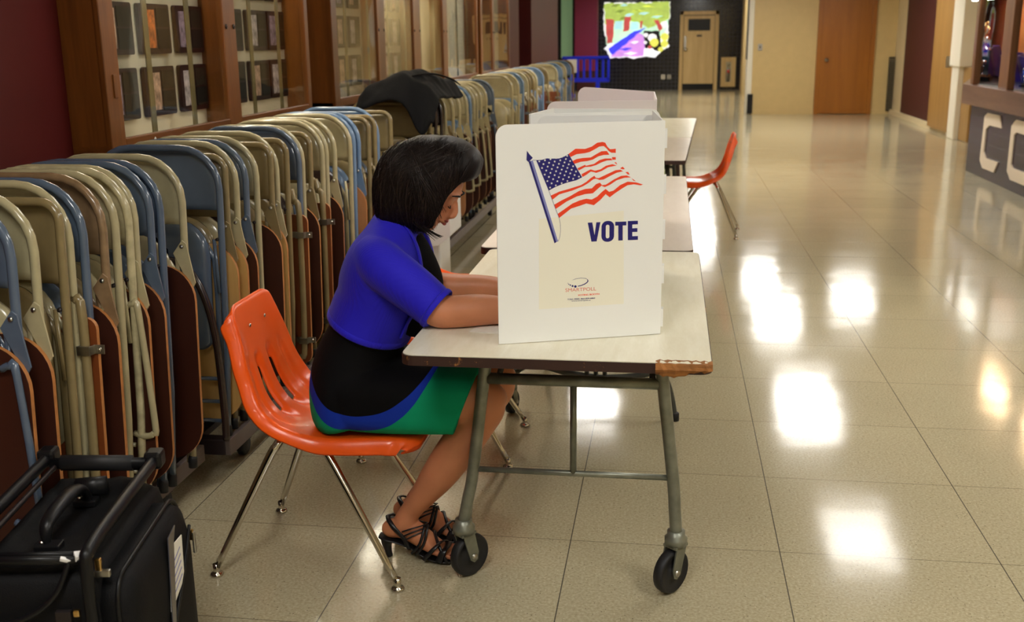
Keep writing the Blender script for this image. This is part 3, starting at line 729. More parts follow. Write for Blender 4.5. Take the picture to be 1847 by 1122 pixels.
def chair_proto(enamel, square, seatm, name='folding_chair'):
    # folded chair, x across, z up, camera side is -y; leaned on the row
    o = empty(name)
    w = .222; r = .05 if square else .135; top = .945 if square else .98; tr = .0115
    P = [(w-.012, 0, 0), (w, 0, .3), (w, 0, top-r)]
    P += [(w-r+r*cos(a), 0, top-r+r*sin(a)) for a in [R(x) for x in (15, 30, 45, 60, 75)]]+[(w-r, 0, top)]
    P = P+[(-x, y, z) for x, y, z in reversed(P)]
    b = MB(); b.tube(P, tr, enamel, 10); b.build('frame', o)
    # backrest sheet filling the top of the loop
    z0 = top-.205; bw = w-.008; prs = []
    pts = rrect(-bw, bw, z0, top-.008, (.012, .012, max(.02, r-.01), max(.02, r-.01)), 6)
    b = MB(); nx = 12
    def by(x): return .012-.03*(x/bw)**2*.0+.018*(1-(x/bw)**2)
    rowsz = []
    nz = 10; vs = []; fs = []
    for j in range(nz+1):
        z = z0+(top-.006-z0)*j/nz
        dz = z-(top-r); half = bw if dz <= 0 else bw-r+sqrt(max(r*r-dz*dz, 0))
        for i in range(nx+1):
            x = (i/nx*2-1)*half; vs.append(V((x, by(x)+.004, z)))
    for j in range(nz):
        for i in range(nx): a = j*(nx+1)+i; fs.append((a, a+1, a+nx+2, a+nx+1))
    b.add(vs, fs, enamel, True); bp = b.build('backrest', o, fixn=False)
    s = bp.modifiers.new('s', 'SOLIDIFY'); s.thickness = .003
    # pressed steel seat pan folded up between the legs
    b = MB(); sw = .178
    def ring(g, y): return [V((u, y, v)) for u, v in rrect(-sw+g, sw-g, .30+g, .745-g, (.05, .05, .12, .12), 6)]
    b.rings([ring(.012, .010), ring(0, .004), ring(0, -.006), ring(.008, -.014), ring(.025, -.020), ring(.06, -.025), ring(.1, -.027)], seatm)
    b.build('seat', o)
    # rear legs and their cross bars
    P = [(.19, .022, .01), (.188, .022, .5), (.185, .018, .61), (.16, .016, .655), (.1, .016, .665)]
    for q in (-1, 1):
        b = MB(); b.tube([(q*x, y, z) for x, y, z in P], .0105, enamel, 8); b.build('rear_leg', o)
    for z, y in ((.12, 0), (.2, 0), (.045, .022)):
        b = MB(); b.tube([(-.2, y, z), (.2, y, z)], .007, enamel, 6); b.build('cross_bar', o)
    for q in (-1, 1):
        b = MB(); b.tube([(q*.21, -.012, .5), (q*.2, -.012, .68)], .003, enamel, 6, flat=2.2); b.lathe([(0, -.016), (.006, -.016), (.006, 0), (0, 0)], M['darkmetal'], 8, (q*.212, 0, .68), 'y'); b.build('hinge_link', o)
        b = MB(); b.lathe([(0, -.001), (.014, 0), (.015, .03), (.012, .04), (0, .04)], M['rubber'], 10, (q*.21, 0, 0)); b.build('rubber_foot', o)
    return o
def add_tablet(o, kind, enamel):
    m = {'dark': M['ply_dark'], 'plain': M['ply_dark'], 'clamp': M['ply_red'], 'light': M['ply_light'], 'mid': M['ply_mid']}[kind]
    f = lambda u, v, h: V((u, h, v))
    if kind == 'clamp': P = rrect(-.04, .262, .03, .64, (.04, .04, .03, .03), 5); y0 = -.040
    else: P = rrect(-.08, .265, .04, .655, (.10, .11, .11, .05), 8); y0 = -.038
    b = MB(); b.prism(P, m, f, y0, y0+.013, M['ply_edge']); t = b.build('writing_tablet', o, bevel=.0015, seg=1)
    if kind == 'clamp':
        b = MB(); b.tube([(.20, y0+.0, .74), (.215, y0-.012, .69), (.235, y0-.014, .64), (.238, y0-.014, .12), (.22, y0-.008, .06), (.18, y0+.02, .01)], .0125, M['olive'], 9, smoothp=4); b.build('tablet_arm', o)
        for z in (.56, .13):
            b = MB(); b.span((.222, y0-.03, z-.012), (.256, y0-.0265, z+.012), M['steel']); b.span((.252, y0-.03, z-.012), (.256, y0, z+.012), M['steel']); b.span((.252, y0-.004, z-.012), (.282, y0-.0005, z+.012), M['steel']); b.span((.20, y0-.004, z-.012), (.224, y0-.0005, z+.012), M['steel']); b.span((.221, y0-.03, z-.012), (.225, y0-.001, z+.012), M['steel'])
            cl = b.build('clamp', o, bevel=.001)
            b = MB(); b.sphere((.270, y0-.005, z), .006, M['chrome'], 8, 5); b.build('bolt', cl)
    else:
        b = MB(); b.prism([(.195, .69), (.225, .73), (.238, .72), (.262, .60), (.25, .58)], enamel, f, y0+.014, y0+.02); b.lathe([(0, -.004), (.006, -.004), (.006, 0), (0, 0)], M['steel'], 8, (.224, y0+.014, .712), 'y'); b.build('tablet_bracket', o)
        if kind == 'dark':
            b = MB(); b.tube([(.205, y0-.006, .60), (.228, y0-.010, .608), (.243, y0-.011, .585), (.272, y0-.011, .27), (.266, y0-.010, .235), (.235, y0-.008, .225), (.205, y0-.004, .232)], .0095, enamel, 8, smoothp=4); b.build('support_loop', o)
PR = {}
def proto(col, sq, seat, tab):
    k = (col, sq, seat, tab)
    if k not in PR:
        PR[k] = chair_proto(M[col], sq, M[seat]); 
        if tab: add_tablet(PR[k], tab, M[col])
    return PR[k]
# y at the top of each chair's hall-side tube, colour, square shouldered, seat, tablet, height tweak
CH = [(2.16, 'blue', 0, 'blue', 'dark'), (2.245, 'tan', 0, 'tan', 'plain'), (2.36, 'olive', 1, 'olive', None), (2.41, 'tan', 0, 'tan', None), (2.46, 'blue', 0, 'blue', 'clamp'),
      (2.56, 'brownish', 0, 'olive', 'plain'), (2.63, 'tan', 0, 'tan', None), (2.70, 'tanworn', 0, 'tan', None), (2.745, 'tan', 0, 'tan', 'dark'), (2.83, 'blue', 0, 'blue', 'plain'), (2.885, 'blue', 0, 'blue', None), (3.03, 'tan', 0, 'tan', 'plain'),
      (3.31, 'blue', 0, 'blue', None), (3.375, 'olive', 1, 'olive', 'light'), (3.46, 'tan', 0, 'tan', 'light'), (3.525, 'blue', 0, 'darkseat', 'plain'), (3.64, 'tan', 0, 'tan', None), (3.78, 'olive', 1, 'olive', 'plain'), (3.845, 'tan', 0, 'tan', 'light'),
      (3.945, 'olive', 1, 'olive', None), (4.08, 'blue', 0, 'darkseat', 'clamp'), (4.135, 'tan', 0, 'tan', None), (4.24, 'olive', 1, 'olive', 'plain'), (4.39, 'tan', 0, 'tan', 'clamp'), (4.455, 'tan', 0, 'tan', None), (4.56, 'tan', 0, 'tan', 'plain'), (4.78, 'tan', 0, 'darkseat', None),
      (4.855, 'ltblue', 0, 'ltblue', None), (4.925, 'ltblue', 0, 'ltblue', 'mid'), (5.09, 'olive', 1, 'olive', None), (5.21, 'olive', 1, 'olive', 'clamp'), (5.285, 'ltblue', 0, 'blue', None), (5.54, 'olive', 1, 'olive', 'clamp'),
      (6.35, 'olive', 1, 'olive', None), (6.5, 'olive', 1, 'darkseat', None), (6.66, 'darkseat', 0, 'darkseat', None), (6.8, 'darkseat', 0, 'darkseat', None), (6.95, 'tan', 0, 'tan', None), (7.2, 'tan', 0, 'tan', 'clamp'), (7.45, 'tan', 0, 'tan', 'mid'), (7.70, 'tan', 0, 'ltblue', 'dark'),
      (7.88, 'ltblue', 0, 'ltblue', None), (8.02, 'tan', 0, 'tan', 'dark'), (8.12, 'tan', 0, 'tan', None), (8.31, 'tan', 0, 'tan', 'dark'), (8.54, 'tan', 0, 'tan', 'dark'), (8.9, 'blue', 0, 'blue', 'dark'),
      (10.0, 'tan', 0, 'tan', None), (10.4, 'tan', 0, 'tan', None), (10.76, 'ltblue', 0, 'ltblue', None), (11.06, 'tan', 0, 'tan', 'clamp'), (11.28, 'olive', 0, 'tan', 'clamp'), (11.56, 'olive', 0, 'tan', 'clamp'), (11.86, 'tan', 0, 'tan', None),
      (12.5, 'ltblue', 0, 'ltblue', None), (13.0, 'olive', 0, 'olive', 'clamp'), (13.98, 'tan', 0, 'tan', 'clamp'), (14.62, 'ltblue', 0, 'ltblue', None), (15.17, 'tan', 0, 'tan', None), (15.94, 'ltblue', 0, 'ltblue', None), (16.4, 'brownish', 0, 'olive', None)]
ORD = ['first', 'second', 'third', 'fourth', 'fifth', 'sixth', 'seventh', 'eighth', 'ninth', 'tenth', 'eleventh', 'twelfth', 'thirteenth', 'fourteenth', 'fifteenth', 'sixteenth', 'seventeenth', 'eighteenth', 'nineteenth', 'twentieth', 'twenty-first']
CN = {'blue': 'slate blue', 'tan': 'tan', 'olive': 'khaki', 'tanworn': 'scratched tan', 'brownish': 'worn brown-tan', 'ltblue': 'pale blue', 'darkseat': 'dark brown'}
TN = {'dark': 'with a looped dark brown tablet', 'plain': 'with a dark brown tablet', 'clamp': 'with a clamped reddish tablet', 'light': 'with a blond tablet', 'mid': 'with a tan tablet', None: 'without a tablet'}
protos = [(proto(c[1], c[2], c[3], c[4])) for c in CH]
tree = tree_of(None)
used = set(); rndc = random.Random(5)
sect = [(0, 12, 'above the black bag'), (12, 33, 'past the dolly gap'), (33, 47, 'from the black jacket'), (47, 54, 'past the jacket row'), (54, 61, 'on the farthest dolly')]
for i, c in enumerate(CH):
    k = (c[1], c[2], c[3], c[4]); p = PR[k]
    if k in used: o = copy_tree(p, tree)
    else: o = p; used.add(k)
    lean = .075
    o.location = (-1.693 + rndc.uniform(-.006, .004), c[0]-lean*.9, .143)
    o.rotation_euler = (-lean, 0, rndc.uniform(-.02, .02))
    s = [x for x in sect if x[0] <= i < x[1]][0]; n = ORD[i-s[0]]
    tag(o, '%s folding chair %s, %s %s' % (CN[c[1]], TN[c[4]], n, s[2]), 'folding chair', 'folded chairs standing along the left wall')

# dark brown loop standing in front of the big blue chair
bc = [o for o in bpy.data.objects if o.get('label', '').startswith('slate blue folding chair without a tablet, first')][0]
b = MB(); b.tube([(-.14, -.05, .60), (.0, -.055, .615), (.10, -.055, .60), (.165, -.055, .52), (.205, -.05, .36), (.222, -.045, .10), (.222, -.04, .0)], .0125, M['darkseat'], 10, smoothp=5); b.build('brown_loop', bc)
b = MB(); b.prism([(-.20, .55), (-.17, .80), (-.15, .80), (-.155, .70), (-.175, .55)], M['darkseat'], lambda u, v, h: V((u, h, v)), -.06, -.04); b.build('brown_side_plate', bc, bevel=.003)
# ------------------------------------------------------------------ folding tables
TZ = .74
def table_top_material():
    return wood_material('cream_laminate', rgb(230, 224, 200), rgb(241, 237, 218), axis=0, rough=.3, scale=5, coat=.15, stretch=6)
M['laminate'] = table_top_material()
M['laminate_pink'] = wood_material('pale_pink_laminate', rgb(222, 210, 200), rgb(232, 222, 212), axis=0, rough=.28, scale=4, coat=.2, stretch=4)
def edge_material():
    m = bpy.data.materials.new('worn_table_edge'); m.use_nodes = True
    nt = m.node_tree; L = nt.links; b = nt.nodes['Principled BSDF']
    tc = N(nt, 'TexCoord'); n = N(nt, 'TexNoise', i_Scale=14.0, i_Detail=6.0, i_Roughness=.75); L.new(tc.outputs['Object'], n.inputs['Vector'])
    r = N(nt, 'ValToRGB'); e = r.color_ramp.elements; e[0].position = .63; e[0].color = rgb(48, 22, 14); e[1].position = .70; e[1].color = rgb(176, 118, 56)
    L.new(n.outputs[0], r.inputs[0]); L.new(r.outputs[0], b.inputs['Base Color']); b.inputs['Roughness'].default_value = .6
    return m
M['tedge'] = edge_material()
M['legmetal'] = mat('worn_grey_leg_enamel', rgb(128, 130, 118), .38, .55, vary=.25, vscale=22)
M['dark_leg'] = mat('dark_undercarriage', rgb(78, 80, 76), .45, .5, vary=.15)
def top(o, x0, x1, y0, y1, m, r=.03, th=.026):
    f = lambda u, v, h: V((u, v, h))
    b = MB(); b.prism(rrect(x0, x1, y0, y1, r, 5), M['tedge'], f, TZ-th, TZ-.0022); b.build('core_board', o, bevel=.003)
    b = MB(); b.prism(rrect(x0+.002, x1-.002, y0+.002, y1-.002, r, 5), m, f, TZ-.002, TZ); b.build('laminate_top', o)
def caster(o, x, y, rz, r=.062, name='caster', z=0, tilt=0):
    c = bpy.data.objects.new(name, None); COL.objects.link(c); c.parent = o; c.location = (x, y, z); c.rotation_euler = (0, tilt, rz)
    b = MB(); b.lathe([(0, -.013), (.018, -.013), (.02, -.009), (r-.016, -.009), (r-.008, -.016), (r-.002, -.012), (r, 0), (r-.002, .012), (r-.008, .016), (r-.016, .009), (.02, .009), (.018, .013), (0, .013)], M['rubber'], 28, (.018, 0, r), 'y'); b.build('wheel', c)
    b = MB()
    for q in (-1, 1): b.prism([(-.02, 2*r+.012), (.02, 2*r+.012), (.034, r+.01), (.03, r-.012), (.018, r-.018), (.004, r-.008)], M['legmetal'], lambda u, v, h: V((u, h, v)), q*.018, q*.022)
    b.span((-.024, -.022, 2*r+.006), (.026, .022, 2*r+.014), M['legmetal']); b.lathe([(0, 2*r+.01), (.03, 2*r+.01), (.031, 2*r+.03), (.024, 2*r+.036), (.024, 2*r+.05), (0, 2*r+.05)], M['legmetal'], 18)
    b.lathe([(0, -.026), (.009, -.026), (.009, .026), (0, .026)], M['steel'], 10, (.018, 0, r), 'y'); b.build('fork', c)
    return c
t1 = empty('folding_table', (0, 0, 0), 0, 'wheeled folding table the woman writes on, with a chipped brown edge', 'table')
top(t1, -.618, .108, 2.315, 3.612, M['laminate'])
# splintered corner
rnd = random.Random(3); b = MB(); vs = []; n = 14
for i in range(n+1):
    u = i/n; x = -.02+u*.128+.0; yo = 2.315+(.006 if u < .9 else .02)
    wv = .004*sin(i*2.3)+rnd.uniform(-.002, .002)
    vs += [V((x, 2.33+.012*abs(sin(i*1.7)), TZ+.0005)), V((x, 2.312-.003*u, TZ-.001+wv*.3)), V((x, 2.306+wv*.5, TZ-.014)), V((x-.01*u, 2.318, TZ-.028-.006*sin(u*5)+wv*.5))]
fs = []
for i in range(n):
    for k in range(3): fs.append((i*4+k, i*4+k+1, i*4+k+5, i*4+k+4))
fs += [(0, 1, 2, 3), (n*4+3, n*4+2, n*4+1, n*4), ] + [(i*4, (i+1)*4, (i+1)*4+3, i*4+3) for i in range(n)]
b.add(vs, fs, mat('splintered_chipboard', rgb(150, 98, 50), .85, vary=.35, vscale=50, bump=1.0, bscale=160, stretch=(.3, 1, 2.5))); b.build('chipped_corner', t1)
YL = 2.63
for q, xt, xm, xb, zb in ((-1, -.456, -.508, -.538, .168), (1, -.018, .030, .042, .168)):
    b = MB(); b.tube([(xt, YL, .712), (xt+(xm-xt)*.3, YL, .60), (xm+(.0), YL, .32), (xm+(xb-xm)*.55, YL, .235), (xb, YL, zb)], .0165, M['legmetal'], 14, smoothp=5); b.build('leg', t1)
caster(t1, -.538, YL, .9, .062); caster(t1, .042, YL, -2.25, .062)
b = MB(); b.tube([(-.462, YL, .585), (-.012, YL, .585)], .0155, M['legmetal'], 12); b.build('upper_crossbar', t1)
b = MB(); b.tube([(-.50, YL, .325), (.028, YL, .325)], .0085, M['legmetal'], 8); b.build('lower_crossbar', t1)
b = MB(); b.tube([(-.235, YL, .58), (-.235, YL, .325)], .009, M['legmetal'], 8); b.build('centre_post', t1)
for x in (-.495, .02):
    b = MB(); b.tube([(x-.018 if x < 0 else x+.014, YL+.004, .27), (x-.028 if x < 0 else x+.02, YL+.03, .20), (x-.036 if x < 0 else x+.022, YL+.022, .135)], .006, M['legmetal'], 8); b.build('brace', t1)
for q in (-.43, -.03):
    b = MB(); b.tube([(q, YL, .60), (q, YL+.30, .70), (q, YL+.42, .712)], .008, M['dark_leg'], 8); b.build('folding_stay', t1)
b = MB(); b.span((-.47, 2.5, .700), (-.0, 2.53, .7135), M['dark_leg']); b.span((-.33, 2.5, .700), (-.30, 3.5, .7135), M['dark_leg']); b.span((-.17, 2.5, .700), (-.14, 3.5, .7135), M['dark_leg']); b.build('under_frame', t1)
# low arched middle undercarriage on two casters
b = MB(); b.tube([(-.605, 3.95, .14), (-.59, 3.95, .17), (-.54, 3.95, .205), (-.47, 3.95, .205), (-.37, 3.95, .18), (-.25, 3.95, .165), (-.12, 3.95, .175), (-.03, 3.95, .195), (.0, 3.95, .175), (.025, 3.95, .11), (.042, 3.95, .02)], .0135, M['dark_leg'], 10, smoothp=5); b.build('arched_tube', t1)
for x in (-.30, -.265, -.23):
    b = MB(); b.tube([(x, 3.95, .18), (x, 3.78, .45), (x, 3.58, .712)], .009, M['dark_leg'], 8); b.build('arched_post', t1)
caster(t1, -.607, 3.95, 1.3, .048)
b = MB(); b.lathe([(0, 0), (.018, 0), (.018, .03), (.012, .035), (0, .035)], M['rubber'], 12, (.044, 3.95, 0)); b.build('rubber_foot', t1)

def plain_table(y0, y1, x0, x1, label, m, legs, slope=0):
    t = empty('folding_table', (0, 0, 0), 0, label, 'table')
    top(t, x0, x1, y0, y1, m)
    for y in legs:
        for x, dx in ((x0+.16, -.06), (x1-.12, .06)):
            b = MB(); b.tube([(x, y, .715), (x+dx*.5, y, .3), (x+dx, y, .012)], .015, M['dark_leg'], 10, smoothp=3); b.lathe([(0, 0), (.019, 0), (.019, .03), (0, .03)], M['rubber'], 10, (x+dx, y, 0)); b.build('leg', t)
        b = MB(); b.tube([(x0+.14, y, .56), (x1-.1, y, .56)], .011, M['dark_leg'], 8); b.build('crossbar', t)
    return t
plain_table(3.632, 5.66, -.66, .09, 'folding table directly behind the first one, its white top holding booths', M['laminate_pink'], (4.75, 5.45))
T3 = plain_table(6.40, 7.897, -.66, .095, 'third folding table, past the gap, beside the right-hand orange chair', M['laminate_pink'], (6.62, 7.6))
T4 = plain_table(7.9, 9.8, -.66, .095, 'farthest folding table with a bright cream top', M['laminate'], (8.2, 9.5))

for t_ in (T3, T4):
    a_ = R(-2.3); t_.rotation_euler = (0, 0, a_); p_ = V((.095, 6.4, 0)); t_.location = p_-Matrix.Rotation(a_, 3, 'Z') @ p_

# ------------------------------------------------------------------ voting booths
def panel(o, a, b_, z0, z1, m, rl=0, rr=0, name='wing', th=.0045, tabs=False, z1b=None):
    # upright sheet from a to b_ (xy), rounded top corners
    a = V(a); b_ = V(b_); L = (b_-a).length; d = (b_-a)/L; nn = V((-d.y, d.x))
    z1b = z1 if z1b is None else z1b
    P = [(0, z0), (L, z0)]
    if tabs:
        k = 7
        P = [(0, z0)]
        P += [(L, z0)]
    if rr: P += [(L-rr+rr*cos(R(t)), z1b-rr+rr*sin(R(t))) for t in range(0, 91, 15)]
    else: P += [(L, z1b)]
    if rl: P += [(rl-rl*cos(R(t)), z1-rl+rl*sin(R(t))) for t in range(90, -1, -15)]
    else: P += [(0, z1)]
    b = MB(); b.prism(P, m, lambda u, v, h: V((a.x+d.x*u+nn.x*h, a.y+d.y*u+nn.y*h, v)), 0, th); return b.build(name, o, bevel=.001, seg=1), d, nn
A0, A1 = (-.397, 2.421), (-.012, 2.555)
bo = empty('voting_booth', (0, 0, 0), 0, 'front white voting booth printed with a waving flag and VOTE', 'voting booth')
pw, pd, pn = panel(bo, A0, A1, .7415, 1.265, M['booth'], rl=.028, name='printed_wing')
panel(bo, (-.012, 2.56), (-.045, 2.955), .7415, 1.262, M['booth'], name='back_panel')
panel(bo, (-.045, 2.96), (-.365, 2.935), .7415, 1.25, M['booth'], rr=.028, name='far_wing')
for z in (.76, .87, .98, 1.09, 1.20):
    b = MB(); b.span((-.012, 2.556, z), (-.0065, 2.58, z+.045), M['booth']); b.build('edge_tab', bo)
BP = {"canton":[[0.0952,0.4419],[0.1081,0.442],[0.1198,0.4451],[0.1367,0.4441],[0.1498,0.4439],[0.1628,0.4485],[0.1725,0.4538],[0.2055,0.3979],[0.1918,0.3915],[0.1707,0.3871],[0.1549,0.3826],[0.1392,0.3767],[0.1247,0.3696]],"cquad":[[0.0985,0.4403],[0.1725,0.452],[0.2037,0.3987],[0.126,0.3721]],"stripes":[[[0.1725,0.4538],[0.189,0.4654],[0.2126,0.4642],[0.2283,0.4692],[0.2414,0.4777],[0.2546,0.4793],[0.2612,0.4771],[0.2666,0.4673],[0.2733,0.4615],[0.2868,0.4624],[0.287,0.4527],[0.2761,0.4533],[0.2694,0.4578],[0.264,0.4643],[0.2573,0.4696],[0.2468,0.4687],[0.2336,0.4615],[0.2231,0.4567],[0.2126,0.4545],[0.1916,0.4527],[0.1772,0.4463]],[[0.1819,0.437],[0.1916,0.4412],[0.2074,0.4433],[0.2259,0.4439],[0.2416,0.4523],[0.2522,0.4576],[0.2654,0.4579],[0.2713,0.4488],[0.2575,0.4488],[0.2443,0.4459],[0.2312,0.4387],[0.218,0.4358],[0.2022,0.4345],[0.1864,0.43]],[[0.2775,0.443],[0.2871,0.4427],[0.2872,0.4366],[0.2789,0.4368]],[[0.1938,0.4195],[0.2128,0.4273],[0.2141,0.4247],[0.2339,0.4284],[0.2471,0.4369],[0.2603,0.4403],[0.2762,0.4397],[0.2789,0.4358],[0.2656,0.4355],[0.2524,0.4316],[0.2392,0.4256],[0.226,0.4223],[0.2128,0.4222],[0.197,0.4143]],[[0.283,0.4306],[0.2883,0.4304],[0.2911,0.4244]],[[0.2036,0.4051],[0.2155,0.4111],[0.226,0.4159],[0.2367,0.4122],[0.2499,0.415],[0.2631,0.423],[0.279,0.4263],[0.2897,0.4226],[0.2818,0.4216],[0.2685,0.4195],[0.2526,0.4111],[0.2393,0.4072],[0.234,0.4092],[0.2261,0.4107],[0.2155,0.4034],[0.2063,0.3986]],[[0.2978,0.4159],[0.3045,0.4196],[0.3099,0.4137],[0.3046,0.4131]],[[0.1286,0.3571],[0.1497,0.3661],[0.176,0.3723],[0.2024,0.3795],[0.2156,0.3867],[0.2262,0.3953],[0.2354,0.4007],[0.2386,0.3957],[0.2461,0.3946],[0.2686,0.4041],[0.2872,0.4119],[0.2992,0.4126],[0.3054,0.4085],[0.29,0.4059],[0.274,0.3988],[0.2581,0.3908],[0.2475,0.3902],[0.2395,0.3936],[0.2328,0.3925],[0.2209,0.384],[0.2077,0.3767],[0.1813,0.3674],[0.1496,0.3596],[0.1338,0.3481]],[[0.3114,0.4065],[0.3181,0.4067],[0.3222,0.3996],[0.3168,0.4011]],[[0.1372,0.3356],[0.1549,0.3447],[0.176,0.3542],[0.1972,0.3655],[0.2131,0.3701],[0.229,0.3708],[0.2396,0.3807],[0.2488,0.3837],[0.2542,0.3776],[0.2636,0.3785],[0.2821,0.3894],[0.3008,0.3978],[0.3142,0.3986],[0.325,0.3936],[0.3089,0.3931],[0.2902,0.3879],[0.2743,0.3781],[0.2609,0.3726],[0.2529,0.3763],[0.245,0.3702],[0.2317,0.359],[0.2131,0.3579],[0.1919,0.3528],[0.1681,0.3421],[0.1417,0.3256]],[[0.3264,0.3917],[0.3373,0.3843],[0.3319,0.385]],[[0.1456,0.3132],[0.1628,0.3242],[0.1814,0.3364],[0.1999,0.3434],[0.2158,0.3467],[0.2292,0.3443],[0.2425,0.3508],[0.2531,0.3608],[0.2631,0.3682],[0.2718,0.3608],[0.2825,0.3635],[0.2984,0.3759],[0.3171,0.3835],[0.3387,0.3809],[0.3555,0.3753],[0.3496,0.3735],[0.3334,0.3767],[0.3172,0.3752],[0.3039,0.3679],[0.2879,0.3581],[0.2733,0.3478],[0.2633,0.356],[0.2505,0.3427],[0.2346,0.3306],[0.2159,0.3355],[0.1999,0.3305],[0.1787,0.3248],[0.1496,0.3034]]],"pole":[[0.0765,0.4395],[0.0814,0.4403],[0.1426,0.2456],[0.1383,0.2429]],"pole2":[[0.0814,0.4403],[0.0869,0.4414],[0.1469,0.2475],[0.1426,0.2456]],"spear":[[0.0729,0.4645],[0.0797,0.455],[0.0869,0.4477],[0.0814,0.4423],[0.077,0.4379],[0.0716,0.4427]],"line":[[0.0861,0.4422],[0.0952,0.4419],[0.1247,0.3696],[0.1496,0.3034],[0.1525,0.2882],[0.153,0.2725],[0.1509,0.2568],[0.1468,0.247]],"V":[[0.2196,0.2891],[0.2309,0.2892],[0.2367,0.2581],[0.2408,0.289],[0.251,0.2891],[0.242,0.2425],[0.229,0.2426]],"O":[[0.2537,0.2911],[0.2853,0.2404],[0.2645,0.2819],[0.2735,0.2489]],"T":[[0.2877,0.288],[0.3153,0.2878],[0.3155,0.2783],[0.3065,0.2784],[0.307,0.242],[0.2959,0.242],[0.2954,0.2787],[0.2878,0.2787]],"E":[[0.3191,0.2887],[0.3444,0.2884],[0.3446,0.2796],[0.3304,0.2797],[0.3306,0.2705],[0.3434,0.2704],[0.3435,0.2611],[0.3307,0.2614],[0.3309,0.251],[0.3451,0.2509],[0.3453,0.2416],[0.3198,0.242]],"swoosh":[[0.1797,0.1497],[0.1907,0.1538],[0.204,0.155],[0.2151,0.1536],[0.2207,0.15],[0.2224,0.146],[0.2196,0.1418],[0.213,0.1377],[0.2041,0.1349],[0.1958,0.1337],[0.1958,0.1356],[0.2041,0.1371],[0.2119,0.14],[0.2179,0.1435],[0.2198,0.1467],[0.2185,0.1507],[0.214,0.1529],[0.204,0.1541],[0.1919,0.153]],"dots":[[0.1897,0.1343],[0.1827,0.1359],[0.1772,0.1384],[0.1734,0.1408],[0.1714,0.1433]],"txt":[[0.1648,0.1222],[0.2415,0.1217],[0.1959,0.1102],[0.2494,0.1103],[0.1698,0.1016],[0.2389,0.1009],[0.1798,0.0969],[0.2277,0.0963]],"tint":[[0.1006,0.3031],[0.3086,0.3142],[0.3119,0.0839],[0.0992,0.0826]]}
def pr(u, v, h=0):
    return V((A0[0]+pd.x*u-pn.x*(h), A0[1]+pd.y*u-pn.y*(h), .74+v))
def printed(name, polys, m, h=.0004, lab=None):
    b = MB()
    for P in polys:
        n = len(P); vs = [pr(u, v, h) for u, v in P]; b.add(vs, [tuple(range(n))], m)
    return b.build(name, pw, fixn=False)
printed('pale_yellow_patch', [BP['tint']], M['tint'], .0002)  # flat pale yellow rectangle laid on the printed wing
printed('flag_canton', [BP['canton']], M['ink_blue'], .0005)
printed('flag_stripe', BP['stripes'], M['ink_red'], .0005)
q = BP['cquad']; stars = []
for r_ in range(9):
    for c_ in range(6 if r_ % 2 == 0 else 5):
        u = (c_*2+(0 if r_ % 2 == 0 else 1))/10; v = r_/8
        u = .04+.9*u; v = .03+.92*v
        top_ = [q[0][k]+(q[1][k]-q[0][k])*u for k in (0, 1)]; bot = [q[3][k]+(q[2][k]-q[3][k])*u for k in (0, 1)]
        cx, cy = [top_[k]+(bot[k]-top_[k])*v for k in (0, 1)]
        stars.append([(cx+(.0030 if k % 2 == 0 else .0013)*sin(pi*k/5), cy+(.0030 if k % 2 == 0 else .0013)*cos(pi*k/5)) for k in range(10)])
printed('flag_stars', stars, M['ink_white'], .0008)
printed('flag_pole', [BP['pole']], M['ink_blue'], .0006); printed('flag_pole_shade', [BP['pole2']], M['ink_mid'], .0005); printed('pole_spearhead', [BP['spear']], M['ink_blue'], .0007)
ln = BP['line']; seg = []
for a, c in zip(ln, ln[1:]):
    dx, dy = c[0]-a[0], c[1]-a[1]; l = sqrt(dx*dx+dy*dy); ox, oy = -dy/l*.0004, dx/l*.0004
    seg.append([(a[0]-ox, a[1]-oy), (c[0]-ox, c[1]-oy), (c[0]+ox, c[1]+oy), (a[0]+ox, a[1]+oy)])
printed('flag_outline', seg, M['ink_blue'], .0006)
printed('letter_v', [BP['V']], M['ink_blue']); printed('letter_t', [BP['T']], M['ink_blue']); printed('letter_e', [BP['E']], M['ink_blue'])
(x0, y0), (x1, y1), (x2, y2), (x3, y3) = BP['O']
o1 = rrect(x0, x1, y1, y0, .014, 6); o2 = rrect(x2, x3, y3, y2, .0043, 6)
b = MB(); n = len(o1); b.add([pr(u, v, .0004) for u, v in o1+o2], [(i, (i+1) % n, n+(i+1) % n, n+i) for i in range(n)], M['ink_blue']); b.build('letter_o', pw, fixn=False)
printed('logo_swoosh', [BP['swoosh']], M['ink_blue'])
printed('logo_dots', [[(x+r*cos(2*pi*k/14), y+r*sin(2*pi*k/14)) for k in range(14)] for (x, y), r in zip(BP['dots'], (.0032, .0025, .0018, .0013, .0008))], M['ink_blue'])
T = BP['txt']
def line_text(s, a, c, h, m, name, bold=0):
    vs, fs = text_mesh(s, 1, m); dx, dy = c[0]-a[0], c[1]-a[1]
    b = MB(); b.add([pr(a[0]+dx*x, a[1]+dy*x+h*y, .0005) for x, y in vs], fs, m)
    if bold: b.add([pr(a[0]+dx*x+bold, a[1]+dy*x+h*y, .0006) for x, y in vs], fs, m)
    b.build(name, pw, fixn=False)
line_text('SMARTPOLL', T[0], T[1], .0085, M['ink_pink'], 'smartpoll_lettering')
line_text('VOTING BOOTH', T[2], T[3], .0040, M['ink_red'], 'voting_booth_lettering', .0004)
line_text('TOLL FREE: 866-899-6862', T[4], T[5], .0034, M['ink_blue'], 'toll_free_lettering', .0004)
line_text('www.smartpoll.us', T[6], T[7], .0030, M['ink_blue'], 'web_address_lettering', .0004)
b2 = empty('voting_booth', (0, 0, 0), 0, 'white voting booth directly behind the flag-printed one, open towards the right', 'voting booth')
panel(b2, (-.40, 3.06), (-.035, 3.15), .7415, 1.245, M['booth'], rr=.03, name='near_wing', z1b=1.247)
